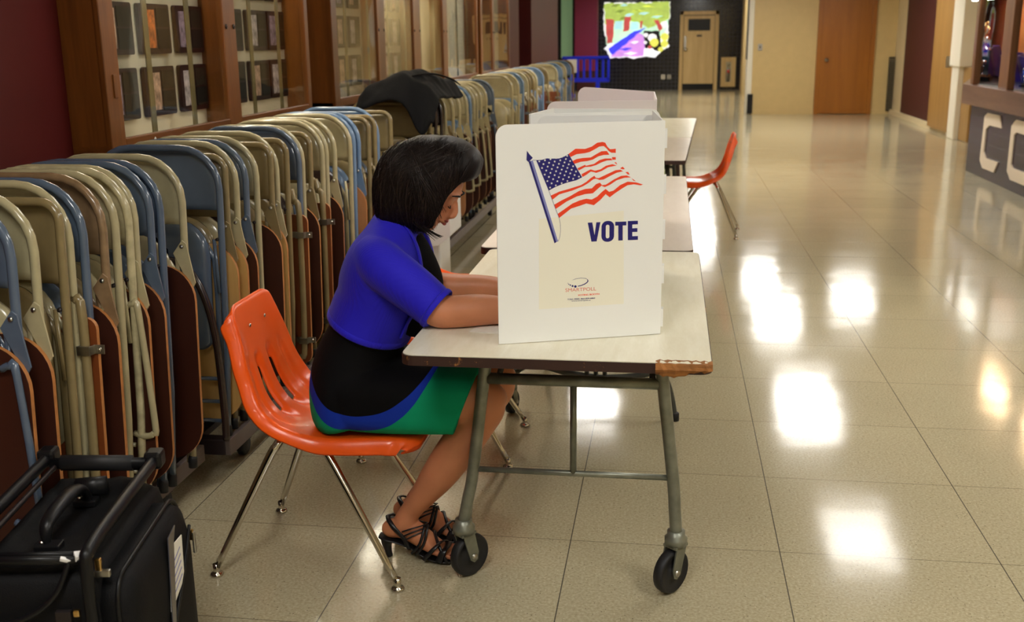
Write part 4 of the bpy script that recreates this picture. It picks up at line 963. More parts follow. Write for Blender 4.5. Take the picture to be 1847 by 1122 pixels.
panel(b2, (-.40, 3.065), (-.36, 3.33), .7415, 1.245, M['booth'], name='back_panel')
panel(b2, (-.36, 3.335), (-.03, 3.30), .7415, 1.243, M['booth'], rr=.03, name='far_wing')
b3 = empty('voting_booth', (0, 0, 0), 0, 'farthest white voting booth, on the second table and open towards the left', 'voting booth')
panel(b3, (-.42, 3.66), (-.047, 3.71), .7415, 1.246, M['booth_pink'], rl=.03, name='near_wing')
panel(b3, (-.047, 3.715), (-.063, 4.22), .7415, 1.25, M['booth_pink'], name='back_panel')
panel(b3, (-.063, 4.225), (-.36, 4.20), .7415, 1.250, M['booth_pink'], rr=.03, name='far_wing', z1b=1.27)

# papers on the table
def sheet(name, pts, z, label):
    b = MB(); b.prism(pts, M['paper'], lambda u, v, h: V((u, v, h)), z, z+.0012); tag(b.build(name), label, 'paper')
sheet('ballot_paper', [(-.490, 2.525), (-.20, 2.49), (-.16, 2.70), (-.45, 2.735)], TZ+.0003, 'white ballot sheet under the woman\'s near forearm')
sheet('ballot_paper', [(-.47, 2.76), (-.25, 2.75), (-.25, 2.88), (-.46, 2.89)], TZ+.0003, 'white sheet between the woman\'s forearms')

# ------------------------------------------------------------------ orange shell chairs
PROF = [(.300, .364), (.309, .380), (.305, .397), (.285, .408), (.22, .413), (.12, .409), (.02, .408), (-.05, .420), (-.105, .452), (-.139, .50), (-.160, .56), (-.176, .62), (-.190, .69), (-.199, .735), (-.204, .753), (-.213, .760), (-.222, .750)]
def shell_chair(name, label, stain=0):
    # x forward, y to the left of the sitter, seat on z
    o = empty(name, (0, 0, 0), 0, label, 'chair')
    P = catmull([(a, 0, c) for a, c in PROF], 5); K = len(P)
    # arc length parameter
    s = [0]
    for a, c in zip(P, P[1:]): s.append(s[-1]+(c-a).length)
    S = s[-1]; nu = 34
    vs = []; fs = []
    def half(t):
        return lerp_tab([(0, .150), (.03, .165), (.07, .176), (.12, .188), (.35, .206), (.52, .215), (.62, .212), (.75, .19), (.9, .165), (.94, .160), (.97, .152), (.99, .138), (1, .120)], t)
    for i in range(K):
        t = s[i]/S
        ic = min(max(i, int(K*.07)), int(K*.86)); d = (P[ic+1]-P[ic-1]).normalized(); nrm = V((-d.z, 0, d.x)); 
        if nrm.z < 0 and t < .5: nrm = -nrm
        if t >= .5 and nrm.x < 0: nrm = -nrm
        h = half(t)
        for j in range(nu+1):
            q = j/nu*2-1; aq = abs(q)
            curl = .028*lerp_tab([(0, .1), (.15, .25), (.35, .45), (.5, 1.3), (.8, 1), (1, .4)], t)*aq**3      # dish up at sides
            drop = 0
            ef = lerp_tab([(0, 0), (.08, 1), (.93, 1), (1, .3)], t)
            if aq > .9: drop = -.045*ef*((aq-.9)/.1)**1.6                                             # rolled-down rim
            flute = 0
            if .50 < t < .80:
                e = min(1, (t-.50)/.06, (.80-t)/.04)
                for c, gw in ((-.62, .07), (-.23, .11), (.23, .11), (.62, .07)):
                    g = abs(q-c)/gw
                    if g < 1: flute -= (.016 if gw > .1 else .007)*e*(1-g*g)
            e1 = max(0, (aq-.62)/.38)**2; back = -.040*e1*max(0, 1-t/.22); low = -.030*e1*max(0, (t-.86)/.14)
            vs.append(P[i]+V((back, q*h, low))+nrm*(curl+drop+flute))
    def slot(i, j):
        t = (s[i]+s[i+1])/2/S; q = (j+.5)/nu*2-1
        return .565 < t < .745 and (abs(abs(q)-.23) < .05)
    for i in range(K-1):
        for j in range(nu):
            if slot(i, j): continue
            a = i*(nu+1)+j; fs.append((a, a+1, a+nu+2, a+nu+1))
    b = MB(); b.add(vs, fs, M['orange'], True); sh = b.build('seat_shell', o)
    m = sh.modifiers.new('s', 'SOLIDIFY'); m.thickness = .006; m.offset = -1
    m = sh.modifiers.new('ss', 'SUBSURF'); m.levels = 1; m.render_levels = 1
    for q in (-1, 1):
        b = MB(); b.sphere((-.183, q*.055, .692), (.003, .006, .006), M['chrome'], 10, 6); b.build('rivet', o)
    # chrome legs
    feet = [(.256, -.226), (-.272, -.210), (-.238, .212), (.28, .19)]
    b = MB()
    b.tube([(.02, -.12, .398), (.02, .12, .398)], .009, M['darkmetal'], 8); b.tube([(-.07, -.12, .398), (-.07, .12, .398)], .009, M['darkmetal'], 8); b.build('under_seat_bracket', o)
    for fx, fy in feet:
        sgn = 1 if fy > 0 else -1; tx = .03 if fx > 0 else -.08
        b = MB()
        b.tube([(tx-.0, sgn*.06, .395), (tx, sgn*.13, .395), (tx+(.012 if fx > 0 else -.012), sgn*.155, .375), (tx+(fx-tx)*.2, sgn*.165, .33), (fx*.99, fy, .028)], [.0125, .0125, .0125, .0125, .009], M['chrome'], 12, smoothp=5); l = b.build('leg', o)
        b = MB(); b.lathe([(0, 0), (.017, 0), (.0195, .004), (.016, .010), (.009, .0135), (.0098, .016), (.0098, .036), (0, .037)], M['chrome'], 14, (fx, fy, 0)); b.build('glide', l)
    return o
oc = shell_chair('shell_chair', 'orange plastic shell chair the woman sits on'); oc.location = (-.962, 2.757, 0)
tr2 = tree_of(None)
o2_ = copy_tree(oc, tr2); tag(o2_, 'orange plastic shell chair on the right of the far tables, facing left', 'chair'); o2_.location = (.262, 8.05, 0); o2_.rotation_euler = (0, 0, pi)
o3_ = copy_tree(oc, tr2); tag(o3_, 'orange plastic shell chair mostly hidden behind the woman\'s forearms', 'chair'); o3_.location = (-.80, 3.62, 0); o3_.rotation_euler = (0, 0, .05)

o4_ = copy_tree(oc, tr2); tag(o4_, 'orange plastic shell chair showing only a strip above the woman\'s far forearm', 'chair'); o4_.location = (-1.0, 4.47, 0)

# white stand glimpsed between the woman and the racks
wb = empty('white_stand', (-1.22, 5.15, 0), 0, 'white plastic stand half hidden behind the woman\'s face, before the chair racks', 'stand')
b = MB(); b.span((-.09, -.12, 0), (.11, .12, .50), M['ink_white']); b.build('body', wb, bevel=.01)
b = MB(); b.prism([(-.12, .47), (.10, .47), (.165, .52), (.165, .85), (-.12, .85)], M['ink_white'], lambda u, v, h: V((u, h, v)), -.14, .14); b.build('hood', wb, bevel=.008)

# ------------------------------------------------------------------ black jacket lying over the chair backs
def jacket():
    b = MB(); nx, ny = 64, 44; vs = []
    x0, x1, y0, y1 = -1.84, -1.33, 6.03, 6.95
    import mathutils
    for j in range(ny+1):
        for i in range(nx+1):
            u = i/nx; v = j/ny; x = x0+(x1-x0)*u; y = y0+(y1-y0)*v
            z = 1.155+.075*sin(pi*min(1, max(0, v*1.25)))*(.5+.5*sin(pi*min(1, u*1.1)))
            z += .055*math.exp(-((u-.45-.35*v)/.22)**2)
            z += .018*noise.noise(V((x*6, y*5, 0)))+.010*noise.noise(V((x*15, y*14, 3)))
            # hang over the hall edge and over the near edge
            eu = max(0, (u-.80)/.2); ev = max(0, (.2-v)/.2); el = max(0, (.1-u)/.1)
            z -= .075*eu**1.5; x -= .02*eu
            z -= ev**1.3*(.085+.15*math.exp(-((u-.80)/.11)**2)); y += .03*ev
            z -= .05*el
            vs.append(V((x+.012*noise.noise(V((x*9, y*9, 8))), y, z)))
    fs = [(j*(nx+1)+i, j*(nx+1)+i+1, (j+1)*(nx+1)+i+1, (j+1)*(nx+1)+i) for j in range(ny) for i in range(nx)]
    b.add(vs, fs, M['cloth_black'], True); o = b.build('draped_jacket', fixn=False)
    s = o.modifiers.new('s', 'SOLIDIFY'); s.thickness = .022; s = o.modifiers.new('ss', 'SUBSURF'); s.levels = 1; s.render_levels = 1
    tag(o, 'black jacket lying draped over the tops of the folded chairs', 'jacket')
    b = MB(); b.tube([(-1.60, 6.16, 1.215), (-1.52, 6.25, 1.25), (-1.44, 6.45, 1.255), (-1.38, 6.7, 1.215), (-1.35, 6.85, 1.17)], [.006, .010, .010, .010, .006], M['cloth_black'], 8, smoothp=5, flat=.5, up=(0, 0, 1)); b.build('collar_seam', o)
    
jacket()

# ------------------------------------------------------------------ black wheeled bag
bag = empty('wheeled_bag', (-1.228, 1.895, 0), R(10.5), 'black wheeled nylon case on the floor in front of the chair racks', 'bag')
bag.scale = (1, .92, 1.17)
HX, HY, HZ = .125, .255, .40
b = MB()
ringz = []
for z, g in ((.03, .006), (.05, 0), (.2, -.006), (.36, 0), (.39, .006), (.402, .02)):
    ringz.append([V((u, v, z)) for u, v in rrect(-HX-.02+g, HX+g*-1, -HY+g, HY-g, .035, 5)])
b.rings(ringz, M['nylon']); b.build('body', bag)
# top lid, sagging, with a raised edge
b = MB(); nx, ny = 16, 26; vs = []
for j in range(ny+1):
    for i in range(nx+1):
        u = i/nx*2-1; v = j/ny*2-1; z = .418-.018*(1-u*u)*(1-v*v)+.004*noise.noise(V((u*3, v*4, 1)))
        vs.append(V((u*(HX-.035)-.012, v*(HY-.03), z)))
fs = [(j*(nx+1)+i, j*(nx+1)+i+1, (j+1)*(nx+1)+i+1, (j+1)*(nx+1)+i) for j in range(ny) for i in range(nx)]
b.add(vs, fs, M['nylon'], True); o = b.build('lid', bag, fixn=False); s = o.modifiers.new('s', 'SOLIDIFY'); s.thickness = .02; s.offset = -1
# tubular frame around the top, standing above the lid
for q, z in ((-1, .455), (1, .445)):
    b = MB(); x = q*(HX-.005)-.01
    b.tube([(x, -HY+.0, .25), (x, -HY-.004, z-.03), (x, -HY+.03, z), (x, 0, z+.004), (x, HY-.02, z+.004)], .0125, M['black'], 10, smoothp=6); b.build('frame_tube', bag)
    b = MB(); b.tube([(x-q*.022, -HY+.02, z-.012), (x-q*.022, HY-.05, z-.008), (x-q*.03, HY-.03, z-.008), (x-q*.06, HY-.025, z-.01)], .0055, M['chromeblack'] if 'chromeblack' in M else M['darkmetal'], 8, smoothp=4); b.build('telescopic_rod', bag)
    b = MB(); b.box((x, HY-.015, z+.006), (.04, .05, .035), M['black']); b.build('corner_joint', bag, bevel=.008)
b = MB(); b.tube([(-HX+.005, HY-.035, .452), (HX-.03, HY-.035, .448)], .012, M['black'], 10); b.tube([(-HX+.03, HY-.035, .453), (HX-.06, HY-.035, .449)], .0165, M['rubber'], 10); b.build('pull_handle', bag)
b = MB(); b.tube([(-HX+.0, -HY+.01, .435), (HX-.02, -HY+.01, .43)], .008, M['black'], 8); b.tube([(-HX, -HY+.05, .428), (HX-.02, -HY+.05, .424)], .006, M['black'], 8); b.build('front_bar', bag)
b = MB(); b.tube([(-.01, -.125, .405), (-.012, -.12, .440), (-.012, -.08, .452), (-.008, .0, .458), (-.004, .06, .452), (0, .09, .43), (0, .095, .405)], [.008, .013, .016, .0165, .014, .011, .008], M['black'], 10, smoothp=5, flat=.7, up=(0, 0, 1)); b.build('carry_handle', bag)
for y in (-.13, .1):
    b = MB(); b.box((-.006, y, .412), (.05, .035, .012), M['black']); b.lathe([(0, 0), (.006, 0), (.005, .004), (0, .005)], M['chrome'], 8, (-.02, y, .418)); b.build('handle_anchor', bag, bevel=.003)
b = MB(); b.tube([(-.035, .13, .43), (.03, .135, .432)], .019, M['black'], 14); b.build('umbrella_sleeve', bag)
# bulging side pocket towards the hall
rs = []
for x, g in ((HX-.005, 0), (HX+.02, 0), (HX+.045, .008), (HX+.058, .03), (HX+.062, .07)):
    rs.append([V((x, u, v)) for u, v in rrect(-HY+.015+g, HY-.02-g, .04+g, .385-g, (.03, .03, .09, .05), 7)])
b = MB(); b.rings(rs, M['nylon']); b.build('side_pocket', bag)
b = MB(); b.tube([V((HX+.03, u, v)) for u, v in rrect(-HY+.012, HY-.018, .035, .388, (.03, .03, .09, .05), 7)], .0045, M['black'], 6, closed=True); b.build('zip', bag)
b = MB(); b.tube([V((HX+.060, -HY+.06, .05)), V((HX+.064, -.05, .16)), V((HX+.064, .12, .27)), V((HX+.060, .2, .32))], .004, M['black'], 6, smoothp=4); b.build('pocket_seam', bag)
b = MB(); b.prism([(-.02, .23), (.10, .25), (.11, .335), (.01, .345)], M['paper'], lambda u, v, h: V((HX+h, u, v)), .064, .066); b.build('paper_label', bag)
for i in range(5):
    b = MB(); b.prism([(.01, .25+i*.014), (.085, .262+i*.014), (.085, .265+i*.014), (.01, .253+i*.014)], M['ink_mid'], lambda u, v, h: V((HX+h, u, v)), .0662, .0666); b.build('printed_line', bag)
b = MB(); b.prism([(-.03, .19), (.0, .20), (.04, .35), (.06, .375), (-.0, .37)], M['vinyl'], lambda u, v, h: V((HX+h, u, v)), .066, .068); b.build('vinyl_window', bag, bevel=.002)
for p, r in (((HX-.0, -HY+.02, .418), 0), ((HX+.062, .20, .30), 1)):
    b = MB(); b.box(p, (.012, .01, .022), M['gold']); b.box((p[0]+.006, p[1], p[2]-.016), (.03 if not r else .006, .012, .012 if not r else .045), M['steel']); b.build('zip_pull', bag, bevel=.002)
b = MB(); b.box((HX-.03, -HY+.015, .436), (.022, .02, .010), M['ink_white'], Euler((.2, .1, .5))); b.box((HX-.055, -HY+.005, .434), (.02, .008, .006), M['ink_white'], Euler((.2, .3, .2))); b.build('white_tape', bag, bevel=.001)
b = MB(); b.tube([(HX-.05, -HY+.01, .43), (.05, -HY-.012, .38), (.0, -HY-.016, .345), (-.06, -HY-.016, .33), (-.13, -HY-.012, .335)], .0055, M['black'], 8, smoothp=5); b.build('strap_cord', bag)
b = MB(); b.box((.06, -HY-.012, .34), (.03, .012, .02), M['darkmetal']); b.box((.085, -HY-.012, .345), (.012, .01, .012), M['gold']); b.build('buckle', bag, bevel=.002)
for q in (-1, 1):
    b = MB(); b.lathe([(0, -.015), (.03, -.015), (.035, -.01), (.035, .01), (.03, .015), (0, .015)], M['rubber'], 16, (q*.09, HY-.02, .035), 'x'); b.build('wheel', bag)
    b = MB(); b.box((q*.09, -HY+.04, .0165), (.03, .03, .033), M['black']); b.build('foot', bag, bevel=.004)
# ------------------------------------------------------------------ the seated woman
YC = 2.765
wm = empty('person', (0, 0, 0), 0, 'seated woman in a blue cardigan and banded dress, bent over the table writing', 'person')
def P3(x, z, y=YC): return V((x, y, z))
HC0 = V((-.645, YC+.01, 1.075)); HP = R(37)
def hd(f, y, u): return HC0+V((f*cos(HP)+u*sin(HP), y, -f*sin(HP)+u*cos(HP)))

def remesh(o, vox, sm=4, fac=.5):
    m = o.modifiers.new('r', 'REMESH'); m.mode = 'VOXEL'; m.voxel_size = vox; m.use_smooth_shade = True
    m = o.modifiers.new('s', 'SMOOTH'); m.factor = fac; m.iterations = sm
    return o

def hand(b, wrist, d, palm, side, curls, thumb, m, s=1.0):
    # d: pointing direction, palm: direction the palm faces, side: towards the thumb
    d = V(d).normalized(); palm = V(palm); palm = (palm-d*palm.dot(d)).normalized(); sd = palm.cross(d)*side
    w = V(wrist)
    b.loft([(w-d*.012*s, .017*s, .024*s), (w+d*.015*s, .016*s, .028*s), (w+d*.045*s, .015*s, .037*s), (w+d*.075*s, .013*s, .039*s), (w+d*.09*s, .009*s, .036*s)], m, n=18, up=tuple(sd))
    for i, (off, ln) in enumerate(((.030, .072), (.010, .080), (-.011, .074), (-.030, .058))):
        base = w+d*(.082-.004*abs(i-1))*s+sd*off*s; c = curls[i]; a = 0; p = base.copy(); pts = [base-d*.02*s, base]
        spread = off*1.2
        for k, fr in enumerate((.45, .31, .24)):
            a += c*(.8, 1.0, .7)[k]; dd = (d*cos(a)+palm*sin(a)+sd*spread).normalized(); p = p+dd*ln*fr*s; pts.append(p.copy())
        b.tube(pts, [.0085*s, .0088*s, .0082*s, .0076*s, .0058*s], m, 10, smoothp=4); b.sphere(tuple(pts[-1]), .0062*s, m, 8, 6)
    t0 = w+d*.018*s+sd*.022*s; pts = [t0, t0+(d*.5+sd*.8+palm*.15*thumb).normalized()*.034*s]
    pts.append(pts[-1]+(d*.9+sd*.35+palm*.55*thumb).normalized()*.030*s); pts.append(pts[-1]+(d*1.0-sd*.1+palm*.5*thumb).normalized()*.024*s)
    b.tube(pts, [.013*s, .0115*s, .0095*s, .007*s], m, 10, smoothp=4); b.sphere(tuple(pts[-1]), .0075*s, m, 8, 6)
    return pts[-1]

SK = M['skin']
b = MB()
# trunk, neck
b.loft([(P3(-.862, .45), .095, .145), (P3(-.865, .52), .105, .165), (P3(-.845, .60), .10, .155), (P3(-.82, .68), .095, .135), (P3(-.79, .75), .10, .135), (P3(-.762, .82), .108, .145), (P3(-.745, .88), .098, .155), (P3(-.738, .93), .07, .14), (P3(-.73, .965), .052, .08), (P3(-.712, 1.0), .047, .05), (P3(-.685, 1.035), .047, .048), (P3(-.662, 1.07), .05, .05)], SK)
# head
rs = []
n = 28
for u, fb, ff, hw in ((-.104, .03, .062, .018), (-.096, .0, .078, .030), (-.082, -.035, .085, .041), (-.06, -.062, .084, .053), (-.03, -.08, .085, .063), (0, -.09, .084, .070), (.03, -.096, .088, .074), (.06, -.094, .080, .071), (.09, -.075, .055, .056), (.108, -.045, .02, .035), (.114, -.02, 0, .012)):
    rs.append([hd((fb+ff)/2+(ff-fb)/2*cos(2*pi*k/n), hw*sin(2*pi*k/n)*(1.08 if cos(2*pi*k/n) < .3 else 1.0), u) for k in range(n)])
b.rings(rs, SK)
b.loft([(hd(.078, 0, .022), .008, .007), (hd(.090, 0, .005), .010, .009), (hd(.102, 0, -.014), .011, .012), (hd(.100, 0, -.026), .009, .015), (hd(.086, 0, -.030), .006, .010)], SK, n=14)
b.loft([(hd(.080, -.020, -.048), .006, .006), (hd(.090, -.010, -.046), .008, .009), (hd(.092, 0, -.047), .009, .010), (hd(.090, .010, -.046), .008, .009), (hd(.080, .020, -.048), .006, .006)], SK, n=10, up=(0, .1, 1))
for q in (-1, 1):
    b.sphere(tuple(hd(.072, q*.031, .010)), .0155, SK, 12, 8)                  # lowered lids
    b.tube([hd(.082, q*.014, .030), hd(.086, q*.032, .034), hd(.074, q*.052, .028)], .006, SK, 8, smoothp=3)
    b.loft([(hd(-.012, q*.074, .03), .012, .006), (hd(-.008, q*.080, .005), .014, .008), (hd(-.002, q*.076, -.022), .008, .006)], SK, n=10)
# right arm (nearer the viewer) and hand
WR = V((-.332, 2.658, .771)); EL = V((-.568, 2.562, .783))
b.loft([((-.752, 2.645, .895), .055, .05), ((-.715, 2.61, .875), .055, .05), ((-.64, 2.58, .83), .05, .047), (tuple(EL+V((-.012, 0, .004))), .044, .044), (tuple(EL+V((.03, .008, -.002))), .042, .042), ((-.47, 2.588, .783), .041, .040), ((-.40, 2.618, .776), .033, .034), (tuple(WR), .021, .026)], SK, n=22, up=(.3, 1, 0))
rt = hand(b, WR, (.85, .42, -.16), (-.15, .15, -1), 1, (.62, .55, .60, .7), 1, SK)
# left arm
WL = V((-.37, 2.842, .770)); E2 = V((-.69, 2.882, .788))
b.loft([((-.762, 2.875, .895), .055, .05), ((-.750, 2.900, .87), .053, .048), ((-.725, 2.900, .83), .048, .045), (tuple(E2), .041, .042), ((-.62, 2.870, .776), .038, .040), ((-.50, 2.872, .775), .034, .035), (tuple(WL), .021, .027)], SK, n=22, up=(.3, 1, 0))
hand(b, WL, (.93, -.36, -.12), (0, 0, -1), -1, (.22, .18, .2, .25), .3, SK)
# legs
FY = {-1: 2.722, 1: 2.852}
def leg(dy, dx=0.0, dz=0.0):
    Y = YC+dy; k = 1 if dy > 0 else -1; yi = Y-k*.012
    b.loft([((-.83, Y, .505), .078, .085), ((-.70, Y, .505), .080, .082), ((-.58+dx*.5, Y-k*.005, .507+dz*.5), .072, .072), ((-.505+dx, yi, .508+dz), .062, .062), ((-.467+dx, yi, .498+dz), .052, .055), ((-.455+dx, yi, .480+dz), .035, .04)], SK, n=22)
    b.loft([((-.475+dx, yi, .525+dz), .040, .042), ((-.478+dx, yi, .485+dz), .053, .053), ((-.510+dx, yi, .43+dz), .053, .052), ((-.563+dx*.8, yi, .355), .056, .052), ((-.618+dx*.5, yi, .275), .050, .046), ((-.672+dx*.2, yi*.5+FY[k]*.5, .20), .037, .036), ((-.708, FY[k], .15), .031, .030), ((-.728, FY[k], .115), .033, .031), ((-.735, FY[k], .095), .028, .028)], SK, n=22)
    F = FY[k]
    b.loft([((-.796, F, .082), .012, .014), ((-.780, F, .086), .026, .024), ((-.745, F, .092), .031, .029), ((-.712, F, .086), .034, .031), ((-.680, F, .065), .030, .034), ((-.648, F, .043), .022, .039), ((-.622, F, .029), .014, .040), ((-.610, F, .024), .010, .036)], SK, n=20)
    for i, (oy, ln) in enumerate(((-.030, .034), (-.014, .031), (.001, .028), (.015, .024), (.028, .018))):
        oy = oy*(-k)*-1 if k > 0 else -oy
        y = F+oy; b.tube([(-.625, y, .026), (-.610+ln*.3, y, .024), (-.610+ln, y, .020)], [.0095, .009, .0075] if i else [.012, .012, .010], SK, 8, smoothp=3); b.sphere((-.610+ln, y, .020), .0075 if i else .0102, SK, 8, 6)
leg(-.085, 0.0, 0); leg(.085, .005, .012)
body = remesh(b.build('body', wm), .0052, 5)

# nails on the visible toes, lips, brows
for dy in (-.085, .085):
    k = 1 if dy > 0 else -1; F = FY[k]
    for i, (oy, ln) in enumerate(((-.030, .034), (-.014, .031), (.001, .028), (.015, .024), (.028, .018))):
        oy = oy if k > 0 else -oy
        c = MB(); c.sphere((-.607+ln, F+oy, .0275 if i else .030), (.006, .0055 if i else .0085, .0025), M['nail'], 10, 6); c.build('toenail', wm)
c = MB(); c.tube([hd(.084, -.017, -.047), hd(.097, -.008, -.043), hd(.099, 0, -.045), hd(.097, .008, -.043), hd(.084, .017, -.047)], [.002, .0042, .0045, .0042, .002], M['lips'], 8, smoothp=3); c.tube([hd(.083, -.015, -.051), hd(.096, -.007, -.053), hd(.098, 0, -.054), hd(.096, .007, -.053), hd(.083, .015, -.051)], [.002, .0045, .005, .0045, .002], M['lips'], 8, smoothp=3); c.build('lips', wm)
for q in (-1, 1):
    c = MB(); c.tube([hd(.088, q*.014, .033), hd(.090, q*.032, .039), hd(.076, q*.054, .033)], [.0022, .003, .0015], M['hair'], 6, smoothp=4); c.build('eyebrow', wm)
    c = MB(); c.tube([hd(.083, q*.018, .001), hd(.0885, q*.030, -.003), hd(.082, q*.043, .001)], .0016, M['hair'], 6, smoothp=4); c.build('eyelashes', wm)

# dress: fitted body and skirt, black above blue above green
def dress_material():
    m = bpy.data.materials.new('banded_dress_knit'); m.use_nodes = True
    nt = m.node_tree; L = nt.links; bs = nt.nodes['Principled BSDF']
    tc = N(nt, 'TexCoord'); sp = N(nt, 'SeparateXYZ'); L.new(tc.outputs['Object'], sp.inputs[0])
    xn = math_n(nt, 'ADD', math_n(nt, 'MULTIPLY', sp.outputs[0], 2.0), 2.0)       # x -1..-.5 -> 0..1
    def curve(pts):
        fc = nt.nodes.new('ShaderNodeFloatCurve'); cv = fc.mapping.curves[0]
        pts = [((x+1)*2, z) for x, z in pts]
        cv.points[0].location = pts[0]; cv.points[1].location = pts[-1]
        for p in pts[1:-1]: cv.points.new(*p)
        fc.mapping.update(); L.new(xn, fc.inputs[1]); return fc.outputs[0]
    g1 = curve([(-1.0, .615), (-.95, .558), (-.92, .525), (-.885, .500), (-.84, .488), (-.78, .489), (-.73, .503), (-.69, .528), (-.65, .563), (-.62, .60), (-.59, .66), (-.55, .76), (-.5, .9)])
    g2 = curve([(-1.0, .565), (-.95, .510), (-.92, .475), (-.885, .452), (-.84, .441), (-.79, .440), (-.74, .452), (-.70, .475), (-.66, .513), (-.63, .556), (-.60, .61), (-.56, .70), (-.5, .85)])
    a = math_n(nt, 'GREATER_THAN', sp.outputs[2], g1); c = math_n(nt, 'GREATER_THAN', sp.outputs[2], g2)
    col = mixc(nt, c, rgb(16, 150, 108), rgb(24, 52, 165)); col = mixc(nt, a, col, rgb(11, 10, 12)); L.new(col, bs.inputs['Base Color'])
    bs.inputs['Roughness'].default_value = .85; bs.inputs['Specular IOR Level'].default_value = .12
    n = N(nt, 'TexNoise', i_Scale=420.0); L.new(tc.outputs['Object'], n.inputs['Vector']); bp = N(nt, 'Bump', i_Strength=.25, i_Distance=.001); L.new(n.outputs[0], bp.inputs['Height']); L.new(bp.outputs[0], bs.inputs['Normal'])
    return m
DM = dress_material()
b = MB()
b.loft([(P3(-.868, .424), .095, .170), (P3(-.872, .45), .114, .196), (P3(-.868, .53), .120, .192), (P3(-.855, .59), .116, .172), (P3(-.832, .65), .107, .150), (P3(-.80, .73), .108, .142), (P3(-.768, .81), .120, .150), (P3(-.748, .87), .108, .150), (P3(-.74, .91), .08, .13)], DM, n=36)
b.loft([(P3(-.89, .505), .085, .16), (P3(-.85, .508), .096, .198), (P3(-.76, .504), .098, .199), (P3(-.67, .502), .096, .192), (P3(-.61, .502), .097, .182), (P3(-.565, .499), .096, .172), (P3(-.535, .489), .094, .166)], DM, n=40, power=3.2)
b.loft([(P3(-.69, .67), .05, .06), (P3(-.672, .74), .055, .07), (P3(-.655, .81), .048, .074), (P3(-.656, .86), .034, .066), (P3(-.668, .91), .022, .055), (P3(-.682, .945), .014, .045)], DM, n=20)
dress = remesh(b.build('dress', wm), .0055, 6)

# cardigan
def knit():
    m = mat('cobalt_knit', rgb(28, 15, 200), .75, sheen=.08)
    nt = m.node_tree; L = nt.links; bs = nt.nodes['Principled BSDF']
    tc = N(nt, 'TexCoord'); w = N(nt, 'TexWave', i_Scale=62.0, i_Distortion=1.2); w.bands_direction = 'Y'; L.new(tc.outputs['Object'], w.inputs['Vector'])
    n = N(nt, 'TexNoise', i_Scale=7.0, i_Detail=3.0); L.new(tc.outputs['Object'], n.inputs['Vector'])
    s = math_n(nt, 'ADD', math_n(nt, 'MULTIPLY', w.outputs['Fac'], .12), n.outputs[0])
    bp = N(nt, 'Bump', i_Strength=.5, i_Distance=.009); L.new(s, bp.inputs['Height']); L.new(bp.outputs[0], bs.inputs['Normal'])
    return m
KN = knit()
b = MB()
b.loft([(P3(-.822, .680), .113, .154), (P3(-.818, .690), .118, .160), (P3(-.800, .73), .120, .158), (P3(-.783, .77), .118, .160), (P3(-.772, .81), .121, .166), (P3(-.762, .85), .116, .176), (P3(-.752, .89), .106, .182), (P3(-.744, .925), .090, .170), (P3(-.738, .955), .073, .135), (P3(-.733, .980), .062, .088), (P3(-.731, .99), .058, .072)], KN, n=40)
b.loft([((-.775, 2.665, .905), .060, .055), ((-.745, 2.625, .893), .066, .058), ((-.69, 2.597, .862), .066, .058), ((-.63, 2.578, .824), .062, .057), ((-.592, 2.566, .797), .058, .056), ((-.578, 2.562, .789), .056, .055)], KN, n=26, up=(.3, 1, 0))
b.loft([((-.79, 2.865, .900), .060, .055), ((-.768, 2.895, .880), .060, .056), ((-.748, 2.902, .855), .058, .055), ((-.728, 2.900, .832), .055, .054), ((-.719, 2.897, .820), .053, .053)], KN, n=26, up=(-.3, 1, 0))
cd = remesh(b.build('cardigan', wm), .0055, 6)
# ribbed hem and cuff, front bands
def band_loop(c, a, bb, d, up, r, name, flat=2.2):
    d = V(d).normalized(); w = V(up); w = (w-d*w.dot(d)).normalized(); u = w.cross(d)
    b = MB(); b.tube([V(c)+u*(a*cos(2*pi*k/40))+w*(bb*sin(2*pi*k/40)) for k in range(40)], r, KN, 8, closed=True, up=tuple(d), flat=flat); b.build(name, cd)
band_loop((-.818, YC, .690), .1175, .159, (.045, 0, .10), (0, 1, 0), .0028, 'hem_band', 3.5)
band_loop((-.582, 2.563, .7915), .0575, .0560, (.55, -.09, -.40), (.3, 1, 0), .0026, 'cuff_band', 3)
band_loop((-.720, 2.897, .822), .0535, .0535, (.45, -.1, -.6), (-.3, 1, 0), .0026, 'cuff_band', 3)
for q in (-1, 1):
    b = MB(); b.tube([(-.700, YC+q*.050, .985), (-.676, YC+q*.058, .955), (-.656, YC+q*.064, .91), (-.648, YC+q*.072, .85), (-.660, YC+q*.080, .77), (-.692, YC+q*.085, .71), (-.708, YC+q*.085, .675)], .0042, KN, 8, smoothp=5, flat=2.6, up=(0, q, .2)); b.build('front_band', cd)

